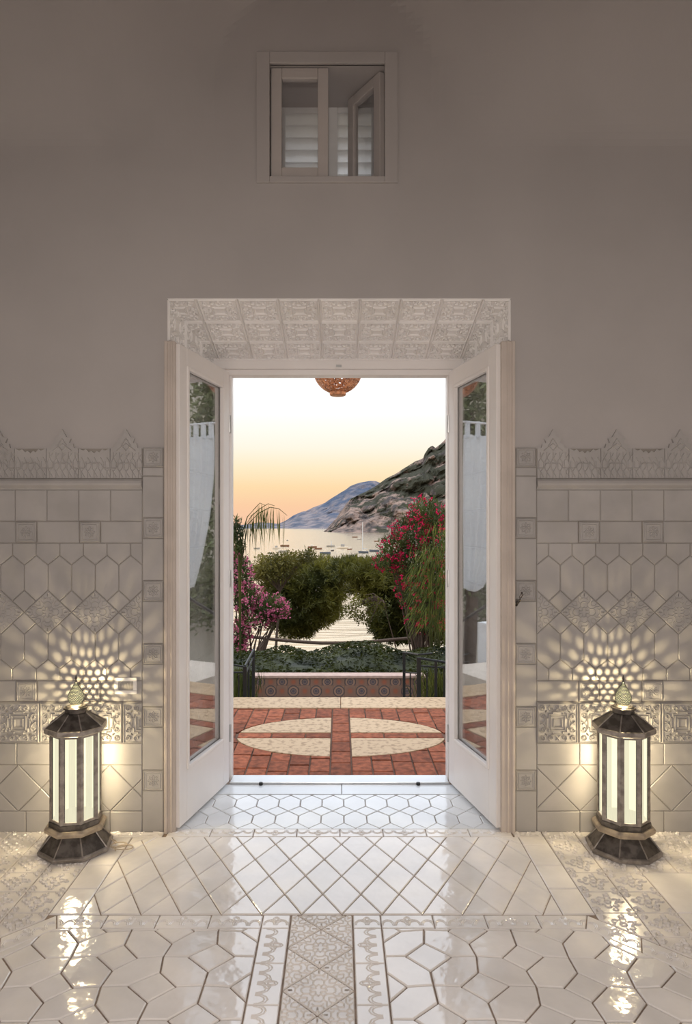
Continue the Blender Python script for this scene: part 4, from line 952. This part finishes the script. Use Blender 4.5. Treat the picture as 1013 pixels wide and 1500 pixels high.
# ================================================================== SEA, MOUNTAINS, BOATS
ZS = -14.0
m = D.materials.new('sea_water'); m.use_nodes = True; t = m.node_tree; N = t.nodes; b = N['Principled BSDF']
b.inputs['Base Color'].default_value = (.63, .48, .29, 1); b.inputs['Metallic'].default_value = .88; b.inputs['Roughness'].default_value = .14; b.inputs['IOR'].default_value = 1.33; b.inputs['Specular IOR Level'].default_value = .9  # gold of the sky reflection is tinted into the base colour
geo = N.new('ShaderNodeNewGeometry'); mp = N.new('ShaderNodeMapping'); mp.inputs['Scale'].default_value = (.2, 1.1, 1)
nz = N.new('ShaderNodeTexNoise'); nz.inputs['Scale'].default_value = .6; nz.inputs['Detail'].default_value = 6
t.links.new(geo.outputs['Position'], mp.inputs[0]); t.links.new(mp.outputs[0], nz.inputs[0])
bp = N.new('ShaderNodeBump'); bp.inputs['Strength'].default_value = .35; bp.inputs['Distance'].default_value = .6; t.links.new(nz.outputs[0], bp.inputs['Height']); t.links.new(bp.outputs[0], b.inputs['Normal'])
struct(G().add([(-9000, 25, ZS), (9000, 25, ZS), (9000, 16000, ZS), (-9000, 16000, ZS)], [(0, 1, 2, 3)]).obj('sea', m))
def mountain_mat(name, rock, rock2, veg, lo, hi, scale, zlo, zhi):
    """upright pale and dark rock streaks, contrast painted in for relief shading, scrub in patches that thin out towards the foot of the cliff."""
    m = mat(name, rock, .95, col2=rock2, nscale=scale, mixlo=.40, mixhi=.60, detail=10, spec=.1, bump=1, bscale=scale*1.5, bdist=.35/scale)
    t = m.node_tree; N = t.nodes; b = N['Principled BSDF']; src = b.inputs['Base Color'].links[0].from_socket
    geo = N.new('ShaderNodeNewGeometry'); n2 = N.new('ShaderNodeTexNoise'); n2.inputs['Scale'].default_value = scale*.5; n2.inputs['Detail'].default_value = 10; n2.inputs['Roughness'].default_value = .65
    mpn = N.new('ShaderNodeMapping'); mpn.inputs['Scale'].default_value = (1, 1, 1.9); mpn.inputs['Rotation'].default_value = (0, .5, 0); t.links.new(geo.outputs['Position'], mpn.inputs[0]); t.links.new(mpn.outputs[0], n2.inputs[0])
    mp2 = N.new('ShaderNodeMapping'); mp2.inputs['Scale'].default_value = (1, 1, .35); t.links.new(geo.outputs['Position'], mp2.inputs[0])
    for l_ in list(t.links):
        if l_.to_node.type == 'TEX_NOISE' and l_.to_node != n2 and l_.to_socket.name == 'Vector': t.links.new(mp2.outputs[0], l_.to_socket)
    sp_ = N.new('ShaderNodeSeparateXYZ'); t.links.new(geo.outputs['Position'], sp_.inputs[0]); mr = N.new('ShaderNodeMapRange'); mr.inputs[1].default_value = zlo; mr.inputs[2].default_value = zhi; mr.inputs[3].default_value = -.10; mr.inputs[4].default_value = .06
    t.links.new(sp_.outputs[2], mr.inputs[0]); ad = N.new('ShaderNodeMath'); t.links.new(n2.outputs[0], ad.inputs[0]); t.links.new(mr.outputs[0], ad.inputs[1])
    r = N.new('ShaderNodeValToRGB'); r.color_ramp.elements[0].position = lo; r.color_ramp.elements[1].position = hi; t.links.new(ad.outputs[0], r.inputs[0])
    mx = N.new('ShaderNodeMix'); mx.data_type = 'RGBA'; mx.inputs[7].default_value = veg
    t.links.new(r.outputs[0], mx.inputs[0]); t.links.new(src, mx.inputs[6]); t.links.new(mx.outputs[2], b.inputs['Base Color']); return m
def ridge_mountain(name, outline, d0, depth, m, amp, step, rows, fs):
    xs = np.arange(outline[0][0], outline[-1][0]+.01, step); ys = np.interp(xs, [p[0] for p in outline], [p[1] for p in outline]); g = G(); nr = rows+3
    for px, py in zip(xs, ys):
        for j in range(nr):
            t_ = min(j, rows)/rows; dd = d0+depth*t_**1.1
            zr = EYE+(772-py)*(d0+depth)/F; X = (px-497)*dd/F
            if j <= rows:
                z = ZS-3+(zr-ZS+3)*t_; q = Vector((X*fs, dd*fs*.5, z*fs))
                nn = noise.fractal(q, 1.0, 2.1, 6); n2 = noise.ridged_multi_fractal(q*.7+Vector((9, 3, 1)), 1.0, 2.2, 5, 1.0, 2.0)
                e = min(1, t_*4)*(1 if t_ < .95 else .4)
                g.v.append((X, dd-DW+amp*2.0*(n2-1.0)*e*(1-.3*t_), z+amp*.30*nn*e))
            else:
                k = j-rows; g.v.append((X, d0+depth*(1+.6*k)-DW, zr+(ZS-3-zr)*k/2))
    n = len(xs)
    for i in range(n-1):
        for j in range(nr-1): a = i*nr+j; g.f.append((a, a+nr, a+nr+1, a+1))
    return struct(g.obj(name, m, smooth=False))
cm = mountain_mat('cliff_rock', L(142, 120, 108), L(72, 66, 64), L(58, 57, 46), .47, .53, .03, -14, 140)
ridge_mountain('mountain_cliff', [(474, 779), (478, 775), (483, 768), (492, 758), (500, 747), (507, 738), (513, 731), (530, 723), (545, 715), (560, 705), (580, 692), (597, 682), (606, 676), (620, 670), (622, 664), (627, 656), (633, 653), (638, 656), (645, 651), (651, 645), (660, 632), (690, 600), (740, 585), (800, 590), (860, 610), (930, 650)], 1940, 420, cm, 42, 1.0, 60, .014)
bmn = mountain_mat('haze_tinted_rock', L(128, 118, 118), L(86, 88, 98), L(70, 80, 98), .44, .60, .008, 0, 420)  # distance haze painted into the rock and scrub colours
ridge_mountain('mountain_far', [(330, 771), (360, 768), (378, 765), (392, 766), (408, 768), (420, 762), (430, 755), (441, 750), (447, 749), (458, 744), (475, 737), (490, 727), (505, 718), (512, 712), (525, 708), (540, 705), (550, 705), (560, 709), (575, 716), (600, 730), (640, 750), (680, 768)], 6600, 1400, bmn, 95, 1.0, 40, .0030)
# -- boats
def hull(l, w, h, sheer=.3):
    g = G(); n = 9; V = []; Fc = []
    for i in range(n):
        t_ = i/(n-1); x = (t_-.5)*l; hw = w/2*(math.sin(PI*min(1, (1-t_)*.62+.0)**.8) if t_ > .0 else .6); hw = w/2*max(.03, (1-max(0, (t_-.35)/.65)**2.2))*(.82+.18*min(1, t_/.3))
        zz = h*(1+sheer*max(0, t_-.4))
        V += [(x, -hw, zz), (x, -hw*.7, .1*h), (x, 0, -.25*h), (x, hw*.7, .1*h), (x, hw, zz)]
    for i in range(n-1):
        for k in range(4): a = i*5+k; Fc.append((a, a+1, a+6, a+5))
        Fc.append((i*5+4, i*5, i*5+5, i*5+9))
    Fc += [(0, 4, 3, 2, 1), tuple((n-1)*5+k for k in range(5))]
    return g.add(V, Fc)
boats = [ # px, waterline py, length px, colour, kind, heading, label
 (421, 792, 5, 'hulldark', 'cabin', 70, 'tiny dark boat alone nearest the far shore, below the hanging palm leaflets'),
 (405, 804, 12, 'hullwhite', 'cabin', 8, 'white cabin cruiser among the hanging palm leaflets'),
 (417, 800.5, 13, 'hullbrown', 'open', -5, 'long low brown boat just right of the white cruiser'),
 (396, 811, 8, 'hulldark', 'cabin', 40, 'small dark boat left of the golden tree top'),
 (415, 809, 15, 'hullgrey', 'open', 5, 'grey open boat just above the golden tree top'),
 (376, 804, 9, 'hullgrey', 'open', 10, 'grey boat behind the palm at the left edge'),
 (457.5, 802.5, 13, 'hullbrown', 'cabin', -6, 'brown boat leftmost of the row at mid bay'),
 (466, 804.5, 11, 'hullbrown', 'open', 4, 'brown open boat second in the row at mid bay'),
 (484, 801, 12, 'hullgrey', 'mast', 0, 'faint grey boat with a short mast, furthest out at mid bay'),
 (487, 807, 8, 'hulldark', 'cabin', 60, 'dark stubby boat behind the blue launch at mid bay'),
 (476, 811.5, 16, 'hullblue', 'open', 3, 'long blue-grey launch nearest the left pine top'),
 (501, 803.5, 17, 'hullwhite', 'cabin', 172, 'long white motor boat right of the mid bay row'),
 (512, 805, 8, 'hullbrown', 'cabin', 30, 'small brown boat at the bow of the long white motor boat'),
 (519.5, 787.5, 8, 'hullbrown', 'open', 0, 'small brown boat far out, in front of the cliff foot'),
 (526, 790.5, 7, 'hullgrey', 'cabin', 25, 'small grey boat just left of the tall mast'),
 (548, 808, 15, 'hullblue', 'open', 176, 'dark blue boat half behind the fuchsia bush'),
 (551.5, 793.5, 8, 'hullbrown', 'open', 0, 'brown boat under the cliff beside the fuchsia bush'),
 (532, 810, 15, 'hullblue', 'yacht', 176, 'dark-hulled sailing yacht with a tall bare mast')]
for px, py, lp, mm, kd, hdg, lab in boats:
    dd = (EYE-ZS)*F/(py-772); l = lp*dd/F; y = dd-DW; h_ = l*.17; w_ = l*.34
    o = thing('sailing_yacht' if kd == 'yacht' else 'moored_boat', lab, 'boat', ((px-497)*dd/F, y, ZS+.02), math.radians(hdg), 'boats moored in the bay')
    hull(l, w_, h_).obj('hull', M[mm], o)
    if kd in ('cabin', 'yacht'):
        k_ = .55 if kd == 'yacht' else 1.1
        G().box(-l*.2, l*.12, -w_*.3, w_*.3, h_*.9, h_*(1.2+.9*k_)).obj('cabin', M['hullwhite' if mm != 'hullwhite' else 'hullgrey'], o, l*.012)
    else: G().box(-l*.3, -l*.24, -w_*.36, w_*.36, h_*.8, h_*1.2).obj('thwart', M['hullbrown'], o)
    if kd in ('yacht', 'mast'):
        H_ = (45 if kd == 'yacht' else 9)*dd/F
        G().tube([(l*.08, 0, h_*.8), (l*.08, 0, H_)], [1.3*dd/F*.6, .5*dd/F], 6).obj('mast', M['mast'], o)
        if kd == 'yacht':
            G().tube([(l*.08, 0, h_*2.6), (-l*.38, 0, h_*2.4)], .35*dd/F, 6).obj('boom', M['mast'], o)
